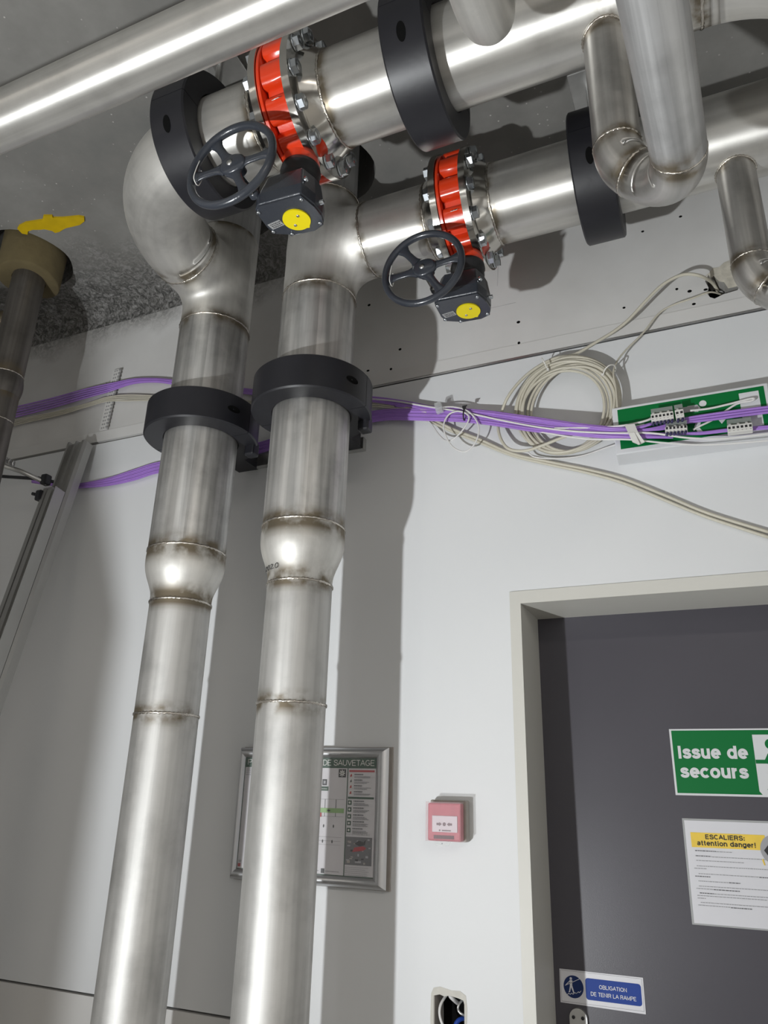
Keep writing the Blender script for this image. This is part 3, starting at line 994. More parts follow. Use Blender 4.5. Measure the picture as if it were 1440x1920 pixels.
# front valve line, running right to an elbow beyond the frame, with a small branch that loops towards the camera
p1 = empty('header_pipe', (0, Y1, PZ), 'large front steel header with a thin branch looping out towards the viewer', 'pipe')
X0 = VX1 + 0.028 + 0.06
pipe('run_pipe', path_line((X0, Y1, PZ), (0.12, Y1, PZ), 0.03), RB, M['steel'], p1, welds=(0.0, 0.625, -0.0001), hw=0.016)
weld_neck(p1, VX1 + 0.028, 1, Y1)
pts = path_arc((0.12, Y1, PZ - 0.305), (0, 0, 1), (1, 0, 0), 0.305, 0, PI / 2, 20) + path_line((0.425, Y1, PZ - 0.305), (0.425, Y1, 0.0), 0.2)[1:]
pipe('elbow', pts, RB, M['steel_cast'], p1, welds=(0.0,), hw=0.02)
bead(p1, (0.12, Y1, PZ), (1, 0, 0), RB)
for pts_ in ([(0, 0), (0.006, 0.018), (0.011, 0.001)], [(0.002, 0.007), (0.012, 0.009)], [(0.022, 0.010), (0.016, 0.006), (0.019, 0.001), (0.024, 0.003)], [(0.028, 0.018), (0.027, 0.002), (0.034, 0.003)], [(0.010, -0.035), (0.010, -0.022)]):
    MB().tube([(0.170 + a, -0.1085, -0.012 + b) for a, b in pts_], 0.0011, 5).build('pen_mark', M['ink'], p1)
BX, BR_, EB = -0.063, 0.0445, 0.114
zb = 2.770
br = path_line((BX, Y1, PZ - 0.09), (BX, Y1, zb), 0.03)
pipe('branch_pipe', br, BR_, M['steel_small'], p1, welds=(0.02, -0.0001), hw=0.012, seg=48)
saddle(p1, (BX, Y1, PZ), RB + 0.001, BR_ + 0.001, None)


def loop_out(root, x, y, zw):
    # bend down-and-right by 40 degrees, then a square bend towards the viewer
    ph = R(40)
    pts_ = path_arc((x + EB, y, zw), (-1, 0, 0), (0, 0, -1), EB, 0, ph, 9)
    pipe('branch_elbow', pts_, BR_ + 0.0008, M['steel_small'], root, welds=(0.0, -0.0001), hw=0.014, seg=48)
    a_ = pts_[-1]
    u_ = Vector((math.sin(ph), 0, -math.cos(ph)))
    c_ = a_ + Vector((0, -EB, 0))
    pts_ = path_arc(c_, (0, 1, 0), u_, EB, 0, PI / 2, 18)
    pipe('branch_elbow', pts_, BR_ + 0.0008, M['steel_small'], root, welds=(0.0, -0.0001), hw=0.014, seg=48)
    b_ = pts_[-1]
    pipe('branch_run', path_line(b_, (b_.x - 0.0525 * 3.6, b_.y - 3.6, b_.z + 0.03), 0.15), BR_, M['steel_dull'], root, welds=(0.0,), seg=48)
    bead(root, (x, y, zw), (0, 0, 1), BR_, 60, 0.0025)
    bead(root, a_, u_, BR_, 60, 0.003)
    bead(root, b_, (0, 1, 0), BR_, 60, 0.002, 0.0003)


loop_out(p1, BX, Y1, zb)

# rear valve line with a small branch down
p2 = empty('header_pipe', (0, Y2, PZ), 'large steel header nearest the wall, running right from the rear valve', 'pipe')
pipe('run_pipe', path_line((VX2 + 0.088, Y2, PZ), (XR, Y2, PZ), 0.06), RB, M['steel'], p2, welds=(0.0,), hw=0.014)
weld_neck(p2, VX2 + 0.028, 1, Y2)
BX2 = 0.177
pipe('branch_pipe', path_line((BX2, Y2, PZ - 0.09), (BX2, Y2, 2.787), 0.03), BR_, M['steel_small'], p2, welds=(0.02, -0.0001), hw=0.012, seg=48)
saddle(p2, (BX2, Y2, PZ), RB + 0.001, BR_ + 0.001, None)
loop_out(p2, BX2, Y2, 2.787)

# slimmer pipe crossing the upper left in front of everything
p0 = empty('steel_pipe', (0, 0.79, 2.975), 'bright brushed steel pipe crossing the upper left corner under the ceiling', 'pipe')
pipe('pipe_run', path_line((XL, 0.79, 2.975), (XR, 0.79, 2.975), 0.12), 0.0571, M['steel'], p0)

# drop with a rounded end, seen only by its foot at the top edge
ps = empty('drop_pipe', (-0.243, 0.95, 3.49), 'short steel elbow peeping in at the top edge in front of the header', 'pipe')
c = Vector((-0.243, 0.95 - 0.1, 2.975))
pts = path_line((-0.243, 0.95, CEIL), (-0.243, 0.95, 2.975), 0.1) + path_arc(c, (0, 1, 0), (0, 0, -1), 0.1, 0, PI / 2, 12)[1:]
pts += path_line(pts[-1], (-0.243, -2.6, pts[-1].z), 0.4)[1:]
pipe('pipe_run', pts, 0.0445, M['steel_cast'], ps, seg=40)

# far left riser passing up through an insulated ceiling sleeve
FXL, FYL = -2.195, 1.575
pf = empty('riser_pipe', (FXL, FYL, 0), 'slim dull riser at the left edge, going up into a foam-lined ceiling hole', 'pipe')
pipe('upper_pipe', path_line((FXL, FYL, CEIL + 0.2), (FXL, FYL, 2.96), 0.05), 0.057, M['steel_dark'], pf, welds=(-0.0001,), seg=48)
zs = [2.96 - 0.01 * i for i in range(9)]
pipe('reducer', [(FXL, FYL, z) for z in zs], [0.057 + 0.006 * math.sin(PI * min(1, i / 8)) for i in range(9)], M['steel_dark'], pf, seg=48)
pipe('lower_pipe', path_line((FXL, FYL, 2.88), (FXL, FYL, 0), 0.1), 0.057, M['steel_dark'], pf, welds=(0.0,), seg=48)
for z in (2.96, 2.78): bead(pf, (FXL, FYL, z), (0, 0, 1), 0.057, 60, 0.0025)
pipe('side_branch', path_line((FXL, FYL, 3.19), (FXL - 0.5, FYL - 0.25, 3.19), 0.05), 0.036, M['steel_dark'], pf, welds=(0.06,), seg=40)
bead(pf, Vector((FXL, FYL, 3.19)) + Vector((-0.5, -0.25, 0)).normalized() * 0.075, (-0.5, -0.25, 0), 0.036, 50, 0.003)
fo = MB().lathe([(0.0, 0.060), (0.0, 0.107), (0.006, 0.112), (0.30, 0.114)], (FXL - 0.01, FYL + 0.005, 3.375), (0.0, 0, 1), 48)
fo.v = [(x + 0.004 * math.sin(19 * y + 31 * z), y + 0.003 * math.cos(23 * x), z + 0.006 * math.sin(17 * x + 9 * y)) for x, y, z in fo.v]
tag(fo.build('insulation_sleeve', M['foam']), 'stained yellow foam sleeve around the slim riser in the ceiling hole', 'insulation')


# ------------------------------------------------------------------ butterfly valves
def hexm(r, h, o, ax, rot=0.0):
    ax = Vector(ax).normalized()
    u = ax.orthogonal().normalized(); w = ax.cross(u)
    pts = [tuple(Vector(o) + u * r * math.cos(rot + k * PI / 3) + w * r * math.sin(rot + k * PI / 3)) for k in range(6)]
    return pts, ax * h


def bolt_mesh(rot):
    """bolt seen from one flange: washer, hex nut, threaded end; axis +X"""
    mb = MB()
    mb.lathe([(0, 0.012), (0, 0.019), (0.003, 0.019), (0.003, 0.012)], (0, 0, 0), (1, 0, 0), 20)
    pts, h = hexm(0.0172, 0.0135, (0.003, 0, 0), (1, 0, 0), rot)
    mb.prism(pts, (0, 0, 0), h)
    mb.lathe([(0.0155, 0.0135), (0.0172, 0.0115), (0.0176, 0.0)], (0, 0, 0), (1, 0, 0), 14)
    me = mb.mesh('flange_bolt', M['zinc'])
    return me


BOLTS = [bolt_mesh(a) for a in (0.1, 0.5, 0.85)]


def lug_body():
    mb = MB()
    # thin rim on the left, lugs over the rest of the width
    mb.lathe([(-0.0385, 0.10), (-0.0385, 0.164), (-0.0375, 0.1655), (-0.0305, 0.1655), (-0.0295, 0.164), (-0.0295, 0.12)], (0, 0, 0), (1, 0, 0), 96)
    nn = 240

    def rad(a):
        k = (a - PI / 12) / (2 * PI / 12)
        d = abs(k - round(k)) * 2            # 0 at a lug, 1 between
        q = min(1, d / 0.80)
        return 0.140 + 0.0275 * math.sqrt(max(0, 1 - q ** 3.2)) ** 0.9
    n = len(mb.v)
    xs = (-0.031, -0.025, 0.0270, 0.0285)
    offs = (-0.010, 0.0, 0.0, -0.0015)
    for i in range(nn):
        a = 2 * PI * i / nn
        for x, of in zip(xs, offs):
            r = rad(a) + of
            mb.v.append((x, r * math.sin(a), r * math.cos(a)))
        mb.v.append((0.0285, 0.10 * math.sin(a), 0.10 * math.cos(a)))
    for i in range(nn):
        j = (i + 1) % nn
        for q in range(4):
            mb.f.append((n + i * 5 + q, n + j * 5 + q, n + j * 5 + q + 1, n + i * 5 + q + 1)); mb.sm.append(q in (0, 1))
    # neck under the body
    mb.lathe([(0, 0.064), (0.02, 0.050), (0.05, 0.044), (0.075, 0.043), (0.078, 0.040), (0.078, 0)], (0, 0, -0.12), (0, 0, -1), 40)
    # rounded saddle between body and neck
    mb.lathe([(0, 0.028), (0.055, 0.026)], (0, 0, -0.13), (0, 0, -1), 20)
    return mb.mesh('valve_body', M['red'])


def wheel_mesh():
    """handwheel in the XZ plane, hub at the origin, shaft towards +Y"""
    mb = MB()
    Rw, rw = 0.1055, 0.0092
    seg, ms = 72, 14
    n = len(mb.v)
    for i in range(seg):
        a = 2 * PI * i / seg
        for k in range(ms):
            b = 2 * PI * k / ms
            rr = Rw + rw * math.cos(b)
            mb.v.append((rr * math.cos(a), rw * 1.05 * math.sin(b), rr * math.sin(a)))
    for i in range(seg):
        j = (i + 1) % seg
        for k in range(ms):
            l = (k + 1) % ms
            mb.f.append((n + i * ms + k, n + j * ms + k, n + j * ms + l, n + i * ms + l)); mb.sm.append(True)
    return mb.mesh('rim', M['anthracite'])


def spoke_mesh():
    mb = MB()
    P = []
    n = 9
    for i in range(n):
        t = i / (n - 1)
        x = 0.018 + t * (0.104 - 0.018)
        y = 0.003 + 0.0 * t
        w = 0.0100 + 0.013 * max(0, 1 - t * 3.2) ** 1.5 + 0.013 * max(0, (t - 0.62) * 2.6) ** 1.7
        h = 0.0048
        for a in range(10):
            b = 2 * PI * a / 10
            mb.v.append((x, y + h * math.sin(b), w * math.cos(b)))
    for i in range(n - 1):
        for a in range(10):
            a2 = (a + 1) % 10
            mb.f.append((i * 10 + a, i * 10 + a2, (i + 1) * 10 + a2, (i + 1) * 10 + a)); mb.sm.append(True)
    return mb.mesh('spoke', M['anthracite'])


def butterfly(x, y, label, wheel_rot, wheel_dx):
    root = empty('butterfly_valve', (x, y, PZ), label, 'valve', 'red bodied butterfly valves with handwheels')
    bd = link('valve_body', BODY, None, root)
    md = bd.modifiers.new('e', 'EDGE_SPLIT'); md.split_angle = R(38)
    for k in range(12):
        a = PI / 12 + k * PI / 6
        for s in (1, -1):
            o = link('flange_bolt', BOLTS[(k + (s > 0)) % 3], None, root)
            o.location = (0.0470 if s > 0 else -0.0575, 0.1475 * math.sin(a), 0.1475 * math.cos(a))
            o.rotation_euler = (0, 0, 0 if s > 0 else PI)
    MB().lathe([(0, 0.046), (0.012, 0.048), (0.02, 0.045), (0.034, 0.046), (0.046, 0.045), (0.055, 0.040)], (0, 0, -0.185), (0, 0, -1), 36, caps=True).build('neck_ring', M['rubber'], root)
    gz1, gz0 = -0.238, -0.326
    poly = [(0.045, -0.062), (-0.062, -0.068), (-0.078, -0.055), (-0.080, 0.0), (-0.072, 0.024), (-0.030, 0.045), (0.022, 0.050), (0.050, 0.040), (0.060, 0.012), (0.058, -0.020)]
    top = [(px * 0.86 if px > 0 else px * 0.80, py * 0.85) for px, py in poly]
    mb = MB()
    n = len(poly)
    levels = [(gz0, poly), (gz0 + 0.030, poly), (gz1 - 0.006, top), (gz1, [(a * 0.95, b * 0.95) for a, b in top])]
    for z, pl_ in levels:
        for px, py in pl_: mb.v.append((px, py, z))
    for l in range(3):
        for i in range(n):
            j = (i + 1) % n
            mb.f.append((l * n + i, l * n + j, (l + 1) * n + j, (l + 1) * n + i)); mb.sm.append(False)
    mb.f.append(tuple(reversed(range(n)))); mb.f.append(tuple(3 * n + i for i in range(n))); mb.sm += [False, False]
    gb = mb.build('gearbox', M['anthracite'], root, 0.004, 3)
    # bottom cover plate, a shade proud of the housing
    cv = MB().prism([(a * 0.965, b * 0.965, gz0) for a, b in poly], (0, 0, -0.005), (0, 0, 0.001)).build('cover', M['anthracite'], gb, 0.0015)
    for px, py in ((0.040, -0.050), (-0.070, -0.052), (-0.071, 0.014), (-0.034, 0.037), (0.044, 0.030)):
        s = MB().lathe([(0, 0.0), (0, 0.0045), (0.004, 0.0045), (0.005, 0.003)], (px, py, gz0 - 0.009), (0, 0, 1), 12).build('screw', M['zinc'], gb)
    s = MB().lathe([(0, 0.0), (0, 0.006), (0.012, 0.006)], (0.0, 0.0, 0.0), (-1, 0, 0), 6).build('side_bolt', M['zinc'], gb)
    s.location = (0.068, 0.0, gz0 + 0.022)
    s = MB().lathe([(0, 0.0), (0, 0.0055), (0.008, 0.0055)], (0.0, 0.0, 0.0), (0, 1, 0), 8).build('side_bolt', M['zinc'], gb)
    s.location = (0.050, -0.058, gz0 + 0.045)
    # yellow position indicator with its pointer
    ring = []
    for k in range(40):
        a = 2 * PI * k / 40
        r = 0.0323
        ring.append((r * math.cos(a), r * math.sin(a), 0))
    ring2 = []
    tipa = R(62)
    for k in range(40):
        a = 2 * PI * k / 40
        d = abs((a - tipa + PI) % (2 * PI) - PI)
        r = 0.0323 + (0.0045 * max(0, 1 - d / 0.17))
        ring2.append((r * math.cos(a), r * math.sin(a), 0))
    ind = MB().prism(ring2, (0.0, 0, gz0 - 0.0085), (0.0, 0, gz0 - 0.004)).build('position_indicator', M['yellow'], root)
    for px, py in ((0.010, -0.012), (-0.010, 0.012)):
        MB().lathe([(0, 0.0), (0, 0.0036), (0.002, 0.0036)], (px, py, gz0 - 0.0105), (0, 0, 1), 8).build('indicator_screw', M['galv'], ind)
    npz = gz0 - 0.0056
    npl = MB().prism([(-0.072, -0.010, npz), (-0.038, -0.014, npz), (-0.034, 0.004, npz), (-0.068, 0.008, npz)], (0, 0, -0.0008), (0, 0, 0.001)).build('name_plate', M['label_grey'], root)
    mb = MB()
    for k, yy in enumerate((-0.007, -0.002, 0.003)):
        xx = -0.066
        while xx < -0.041:
            w = random.uniform(0.002, 0.005)
            mb.box((xx + w / 2 + 0.001 * k, yy - (xx + 0.066) * 0.1, npz - 0.001), (w, 0.0022, 0.0004))
            xx += w + 0.0016
    mb.build('plate_print', M['ink'], npl)
    # small stickers on the body
    for k, (aa, w, sx) in enumerate(((R(-128), 0.012, 0.010), (R(-128), 0.010, -0.004))):
        r = 0.1685 if k == 0 else 0.166
        mb = MB().box((0, 0, 0), (w, 0.001, 0.020), Matrix.Rotation(0, 3, 'X'))
        st = mb.build('sticker', M['plug'], root)
        st.location = (sx + 0.006 * k, r * math.sin(aa), r * math.cos(aa))
        st.rotation_euler = (aa + PI / 2 + PI, 0, 0)
        mk = MB().box((0, 0.0007, 0), (w * 0.45, 0.0005, 0.012)).build('sticker_print', M['ink'], st)
    # shaft and wheel
    sx, sz = wheel_dx, -0.285
    MB().lathe([(0, 0.0085), (0.10, 0.0085)], (sx, -0.06, sz), (0, -1, 0), 20, caps=True).build('wheel_shaft', M['flange'], root)
    MB().lathe([(0, 0.013), (0.012, 0.012), (0.014, 0.009)], (sx, -0.058, sz), (0, -1, 0), 20).build('shaft_boss', M['anthracite'], gb)
    hw = bpy.data.objects.new('handwheel', RIM); col.objects.link(hw); hw.parent = root
    hw.location = (sx, -0.155, sz); hw.rotation_euler = (0, wheel_rot, 0)
    hub = MB().lathe([(-0.006, 0.0), (-0.006, 0.021), (-0.003, 0.026), (0.006, 0.026), (0.010, 0.017), (0.028, 0.016), (0.028, 0.0)], (0, 0, 0), (0, 1, 0), 32)
    hub.v = [(a * 1.45 if a > 0 else a * 1.05, b, c) for a, b, c in hub.v]
    hub.build('hub', M['anthracite'], hw)
    MB().lathe([(0, 0.0), (0, 0.0065), (0.004, 0.0065)], (0, -0.0085, 0), (0, 1, 0), 16).build('hub_pin', M['galv'], hw)
    for a in (127, 5, -59, 184):
        sp = link('spoke', SPOKE, None, hw)
        sp.rotation_euler = (0, -R(a), 0)
    # white cable tie hung on the spoke
    tp = catmull([(-0.083, -0.010, 0.026), (-0.086, -0.012, 0.0), (-0.088, -0.010, -0.022), (-0.087, 0.006, -0.028), (-0.086, 0.012, 0.0), (-0.086, 0.004, 0.012)], 5)
    MB().tube(tp, 0.0011, 6).build('cable_tie', M['tie'], hw)
    return root


BODY = lug_body()
RIM = wheel_mesh()
SPOKE = spoke_mesh()
v2 = butterfly(VX2, Y2, 'red butterfly valve and grey handwheel on the header nearest the wall', 0.0, -0.073)
v1 = butterfly(VX1, Y1, 'red butterfly valve and grey handwheel on the front header, beside the big elbow', R(5), -0.079)
for k_, o in (('v1', v1), ('v2', v2)):
    pass
del v1['group'], v2['group']


# ------------------------------------------------------------------ black pipe clamps
def clamp(name, c, ax, split, slot_ang, label, w=0.10, ro=0.170, ri=0.113, group=None):
    """two half shells round a pipe; ax 'X' or 'Z'; split: direction of the joint plane"""
    c = Vector(c); ax = Vector(ax); sd = Vector(split).normalized(); up = ax.cross(sd)
    root = empty(name, c, label, 'pipe clamp')
    prof = [(-w / 2, ri), (-w / 2 + 0.003, ri - 0.002), (w / 2 - 0.003, ri - 0.002), (w / 2, ri), (w / 2, ro - 0.004), (w / 2 - 0.004, ro), (-w / 2 + 0.004, ro), (-w / 2, ro - 0.004)]
    gap = 0.006
    for s in (0, 1):
        mb = MB()
        seg = 48
        n = len(mb.v); m = len(prof)
        a0 = gap + s * PI; a1 = PI - gap + s * PI
        for i in range(seg + 1):
            a = a0 + (a1 - a0) * i / seg
            r = sd * math.cos(a) + up * math.sin(a)
            for t, rad in prof: mb.v.append(tuple(ax * t + r * rad))
        for i in range(seg):
            for j in range(m):
                j2 = (j + 1) % m
                mb.f.append((i * m + j, i * m + j2, (i + 1) * m + j2, (i + 1) * m + j)); mb.sm.append(True)
        mb.f.append(tuple(range(m))); mb.f.append(tuple(seg * m + j for j in reversed(range(m)))); mb.sm += [False, False]
        sh = mb.build('half_shell', M['collar'], root)
        md = sh.modifiers.new('e', 'EDGE_SPLIT'); md.split_angle = R(30)
    # bolt slots, dark recesses in the rim
    for a in slot_ang:
        r = sd * math.cos(a) + up * math.sin(a); tn = ax.cross(r)
        pts = []
        for k in range(20):
            b = 2 * PI * k / 20
            q = r * (ro + 0.0006) + ax * 0.010 * math.cos(b) + tn * 0.021 * math.sin(b)
            q = q - r * (ro - math.sqrt(max(0, ro ** 2 - (0.021 * math.sin(b)) ** 2)))
            pts.append(tuple(q))
        MB().prism(pts, -r * 0.004, r * 0.0006).build('bolt_slot', M['black'], root)
    return root


clamp('pipe_clamp', (-1.058, Y1, PZ), (1, 0, 0), (0, -1, 0), (R(26),), 'black ring clamp on the front header between the broad elbow and its valve')
clamp('pipe_clamp', (-0.452, Y1, PZ), (1, 0, 0), (0, -1, 0), (R(26),), 'big black ring clamp at top centre, right of the front valve')
clamp('pipe_clamp', (-0.146, Y2, PZ), (1, 0, 0), (0, -1, 0), (R(26),), 'black ring clamp on the rear header, behind the looping thin branch')
ZC = 2.648
cl_a = clamp('pipe_clamp', (LX, LY, ZC), (0, 0, 1), (1, 0, 0), (R(-22),), 'black ring clamp around the left large riser')
cl_b = clamp('pipe_clamp', (MX, MY, ZC + 0.005), (0, 0, 1), (1, 0, 0), (R(-22),), 'black ring clamp around the right large riser')
for cl, (cx, cy, cz) in ((cl_a, (LX, LY, ZC)), (cl_b, (MX, MY, ZC + 0.005))):
    mb = MB()
    pr = [(-0.05, 0.150), (0.03, 0.150), (0.025, 0.27), (-0.045, 0.27)]
    mb.prism([(a, b, 0) for a, b in pr], (0, 0, -0.030), (0, 0, 0.046))
    ft = mb.build('wall_foot', M['collar'], cl, 0.003)
    mb = MB().box((0.128, 0.085, -0.058), (0.034, 0.034, 0.046))
    lug = mb.build('bolt_lug', M['collar'], cl, 0.006)
    MB().lathe([(0, 0), (0, 0.009), (0.006, 0.009)], (0.128, 0.075, -0.064), (0, 1, 0), 12).build('bolt', M['galv'], cl)
# rail on the wall that the two feet are fixed to
mb = MB()
mb.box((-1.18, 1.938, ZC), (0.46, 0.022, 0.040))
tag(mb.build('mounting_rail', M['galv']), 'steel rail on the wall behind the two large risers', 'rail')


# ceiling hangers of the header clamps
def hanger(x, y, label):
    root = empty('clamp_hanger', (x, y, CEIL), label, 'bracket')
    MB().box((0, 0, -0.006), (0.10, 0.14, 0.012)).build('ceiling_plate', M['galv'], root, 0.002)
    MB().lathe([(0, 0.010), (CEIL - PZ - 0.171, 0.010)], (0, 0, 0), (0, 0, -1), 14).build('threaded_rod', M['galv'], root)


hanger(-1.058, Y1, 'rod hanging the clamp by the broad elbow from the ceiling')
hanger(-0.452, Y1, 'rod hanging the big top centre clamp from the ceiling')
hanger(-0.146, Y2, 'rod hanging the rear header clamp from the ceiling')

# unseen cabinet, added left of the camera to cast the wall's soft shadow
occ_cab = empty('occluder_cabinet', (-1.888, 0.10, 0), 'unseen grey cabinet added left of the viewer to shade the wall', 'cabinet')
MB().box((0, 0, 0.64), (0.74, 0.40, 1.12)).build('body', M['galv'], occ_cab, 0.006)
for k in range(5):
    d_ = MB().box((0, 0.205, 0.20 + k * 0.215), (0.70, 0.014, 0.20)).build('drawer', M['anthracite'], occ_cab, 0.003)
    MB().tube([(-0.12, 0.212, 0.25 + k * 0.215), (-0.12, 0.235, 0.25 + k * 0.215), (0.12, 0.235, 0.25 + k * 0.215), (0.12, 0.212, 0.25 + k * 0.215)], 0.005, 8).build('handle', M['alu'], d_)
for sx_ in (-0.32, 0.32):
    for sy_ in (-0.15, 0.15):
        MB().lathe([(-0.02, 0.040), (0.02, 0.040)], (sx_, sy_, 0.040), (1, 0, 0), 20, caps=True).build('caster', M['rubber'], occ_cab)

# ------------------------------------------------------------------ aluminium rails leaning at the left
LEAN = 0.167


def rail(x0, x1, ztop, ytop, label, prof):
    root = empty('leaning_rail', ((x0 + x1) / 2, ytop, ztop), label, 'rail')
    w = x1 - x0
    d = Vector((0, -LEAN, -1)).normalized()
    L_ = ztop * math.sqrt(1 + LEAN ** 2)
    nn = Vector((0, -1, LEAN)).normalized()
    n = len(prof)
    mb = MB()
    pts = [Vector((px * w - w / 2, 0, 0)) + nn * py for px, py in prof]
    mb.prism([tuple(p) for p in pts], (0, 0, 0), d * (L_ - 0.01))
    mb.build('profile', M['rail'], root)
    return root


# profile across the width: grooves and ribs
pr1 = [(0, 0), (0, 0.040), (0.06, 0.046), (0.16, 0.046), (0.18, 0.030), (0.46, 0.030), (0.48, 0.044), (0.56, 0.044), (0.58, 0.034), (0.80, 0.034), (0.82, 0.042), (0.94, 0.042), (1.0, 0.030), (1.0, 0)]
pr2 = [(0, 0), (0, 0.036), (0.10, 0.044), (0.34, 0.044), (0.36, 0.030), (0.42, 0.030), (0.44, 0.044), (0.74, 0.044), (0.76, 0.034), (0.94, 0.034), (0.96, 0.046), (1.0, 0.046), (1.0, 0)]
rail(-2.188, -2.100, 2.832, 1.925, 'taller grooved aluminium rail leaning on the wall at the left', pr1)
rail(-2.172, -2.104, 2.607, 1.842, 'shorter grooved aluminium rail leaning against the front of the taller one', pr2)

# bracket arm with black grips holding the slim riser
ba = empty('bracket_arm', (-2.25, 1.80, 2.65), 'dark bracket arm with two black screw grips beside the leaning rails', 'bracket')
mb = MB().tube([at(0, 871, 1.70) - ba.location, at(40, 884, 1.76) - ba.location, at(88, 906, 1.80) - ba.location], 0.0085, 12)
mb.build('arm_rod', M['galv'], ba)
mb = MB().tube([at(0, 893, 1.74) - ba.location, at(60, 897, 1.78) - ba.location, at(100, 903, 1.82) - ba.location], 0.006, 10)
mb.build('arm_rod', M['collar'], ba)
for x, y in ((86, 900), (76, 930)):
    p = at(x, y, 1.80) - ba.location
    g = MB().box(tuple(p), (0.028, 0.03, 0.040)).build('grip', M['collar'], ba, 0.006)
    MB().tube([p, p + Vector((-0.032, -0.01, 0.010))], 0.006, 8).build('grip_screw', M['collar'], g)
mb = MB()
for k in range(4):
    p = at(2 + k * 7, 860 + k * 3, 1.66) - ba.location
    mb.lathe([(0, 0.004), (0, 0.012), (0.006, 0.012), (0.006, 0.004)], tuple(p), (0.8, 0.5, -0.1), 10)
mb.build('washers', M['galv'], ba)

# toothed perforated strip on the wall
st = empty('perforated_strip', (-2.07, 1.945, 3.04), 'grey toothed perforated strip fixed upright on the left of the wall', 'strip')
strip_p = [(0.024, 0.0, 0.13), (-0.013, 0.0, 0.13), (-0.030, 0.0, -0.135), (0.006, 0.0, -0.135)]
MB().prism(strip_p, (0, -0.004, 0), (0, 0.004, 0)).build('strip_plate', M['trim'], st)
mb = MB(); mb2 = MB()
for k in range(17):
    t = k / 16
    x = 0.024 - t * 0.018; z = 0.122 - t * 0.25
    mb.box((x + 0.003, -0.006, z), (0.008, 0.006, 0.0065))
    for q in range(2): mb2.box((x - 0.014 - q * 0.010, -0.0045, z), (0.005, 0.0015, 0.006))
mb.build('teeth', M['label_grey'], st)['kind'] = 'stuff'
mb2.build('perforations', M['label_grey'], st)['kind'] = 'stuff'
for k in range(2):
    tw = MB().tube(catmull([(-0.034, -0.012, 0.052 - k * 0.02), (-0.02, -0.02, 0.066 - k * 0.014), (-0.006, -0.016, 0.034), (-0.016, -0.012, 0.024), (-0.034, -0.012, 0.052 - k * 0.02)], 5), 0.0018, 6).build('wire_loop', M['galv'], st)

# yellow foam patch on the ceiling
pp = [(33, 426), (42, 435), (52, 437), (53, 431), (62, 428), (75, 428), (84, 427), (98, 430), (104, 434), (112, 432), (118, 428), (124, 425), (150, 419), (159, 412), (158, 405), (148, 403), (118, 406), (100, 406), (98, 402), (82, 402), (80, 410), (48, 415), (36, 421)]
fp = [atz(x, y, CEIL) for x, y in pp]
mb = MB().prism([(p.x, p.y, 0) for p in fp], (0, 0, CEIL - 0.007), (0, 0, CEIL + 0.001))
tag(mb.build('foam_patch', M['tape'], None, 0.002), 'torn yellow patch stuck on the concrete ceiling at the left', 'patch')


# ------------------------------------------------------------------ emergency exit light box
sx0, sx1, sz0, sz1, sy = -0.187, 0.190, 2.459, 2.597, 1.88
es = empty('exit_sign', ((sx0 + sx1) / 2, sy, (sz0 + sz1) / 2), 'green and white emergency exit light box on the wall behind the purple cables', 'sign')


def lp(o, root):
    o.location = -Vector(root.location)
    return o


mb = MB()
fr_ = [(sx0, sy, sz0), (sx1, sy, sz0), (sx1, sy, sz1), (sx0, sy, sz1)]
mb.v = [(sx0, sy, sz0), (sx1, sy, sz0), (sx1, sy, sz1), (sx0, sy, sz1), (sx0 - 0.002, WALL, sz0 - 0.002), (sx1 + 0.002, WALL, sz0 - 0.002), (sx1 + 0.002, WALL, sz1 + 0.002), (sx0 - 0.002, WALL, sz1 + 0.002)]
mb.f = [(0, 1, 2, 3), (5, 4, 7, 6), (4, 5, 1, 0), (5, 6, 2, 1), (6, 7, 3, 2), (7, 4, 0, 3)]
mb.sm = [False] * 6
lp(mb.build('housing', M['sign_white'], es, 0.003), es)


def flat(root, pts, y, mat, name, th=0.0006):
    o = MB().prism([(x, 0, z) for x, z in pts], (0, y - th, 0), (0, y, 0)).build(name, mat, root)
    return lp(o, root)


def rect(x0, z0, x1, z1): return [(x0, z0), (x1, z0), (x1, z1), (x0, z1)]


def disc(cx, cz, r, n=24, sxx=1.0): return [(cx + r * sxx * math.cos(2 * PI * k / n), cz + r * math.sin(2 * PI * k / n)) for k in range(n)]


flat(es, rect(sx0 + 0.014, 2.473, 0.180, 2.589), sy, M['green'], 'green_face')
Yf = sy - 0.0007
flat(es, disc(0.037, 2.567, 0.0088), Yf, M['sign_white'], 'pictogram_head')
flat(es, rect(0.122, 2.482, 0.167, 2.578), Yf, M['sign_white'], 'pictogram_door')
flat(es, [(-0.150, 2.520), (-0.134, 2.534), (-0.110, 2.536), (-0.092, 2.525), (-0.118, 2.530)], Yf, M['sign_white'], 'pictogram_arrow')
flat(es, [(-0.098, 2.548), (-0.084, 2.556), (-0.086, 2.540)], Yf, M['sign_white'], 'pictogram_arrow')
flat(es, [(0.000, 2.566), (0.024, 2.566), (0.030, 2.556), (0.024, 2.546), (0.000, 2.549)], Yf, M['sign_white'], 'pictogram_body')
flat(es, [(0.006, 2.530), (0.020, 2.536), (0.028, 2.520), (0.022, 2.500), (0.030, 2.486), (0.018, 2.484), (0.010, 2.505), (0.016, 2.520)], Yf, M['sign_white'], 'pictogram_leg')
flat(es, [(0.066, 2.517), (0.074, 2.502), (0.090, 2.519)], Yf, M['sign_white'], 'pictogram_leg')

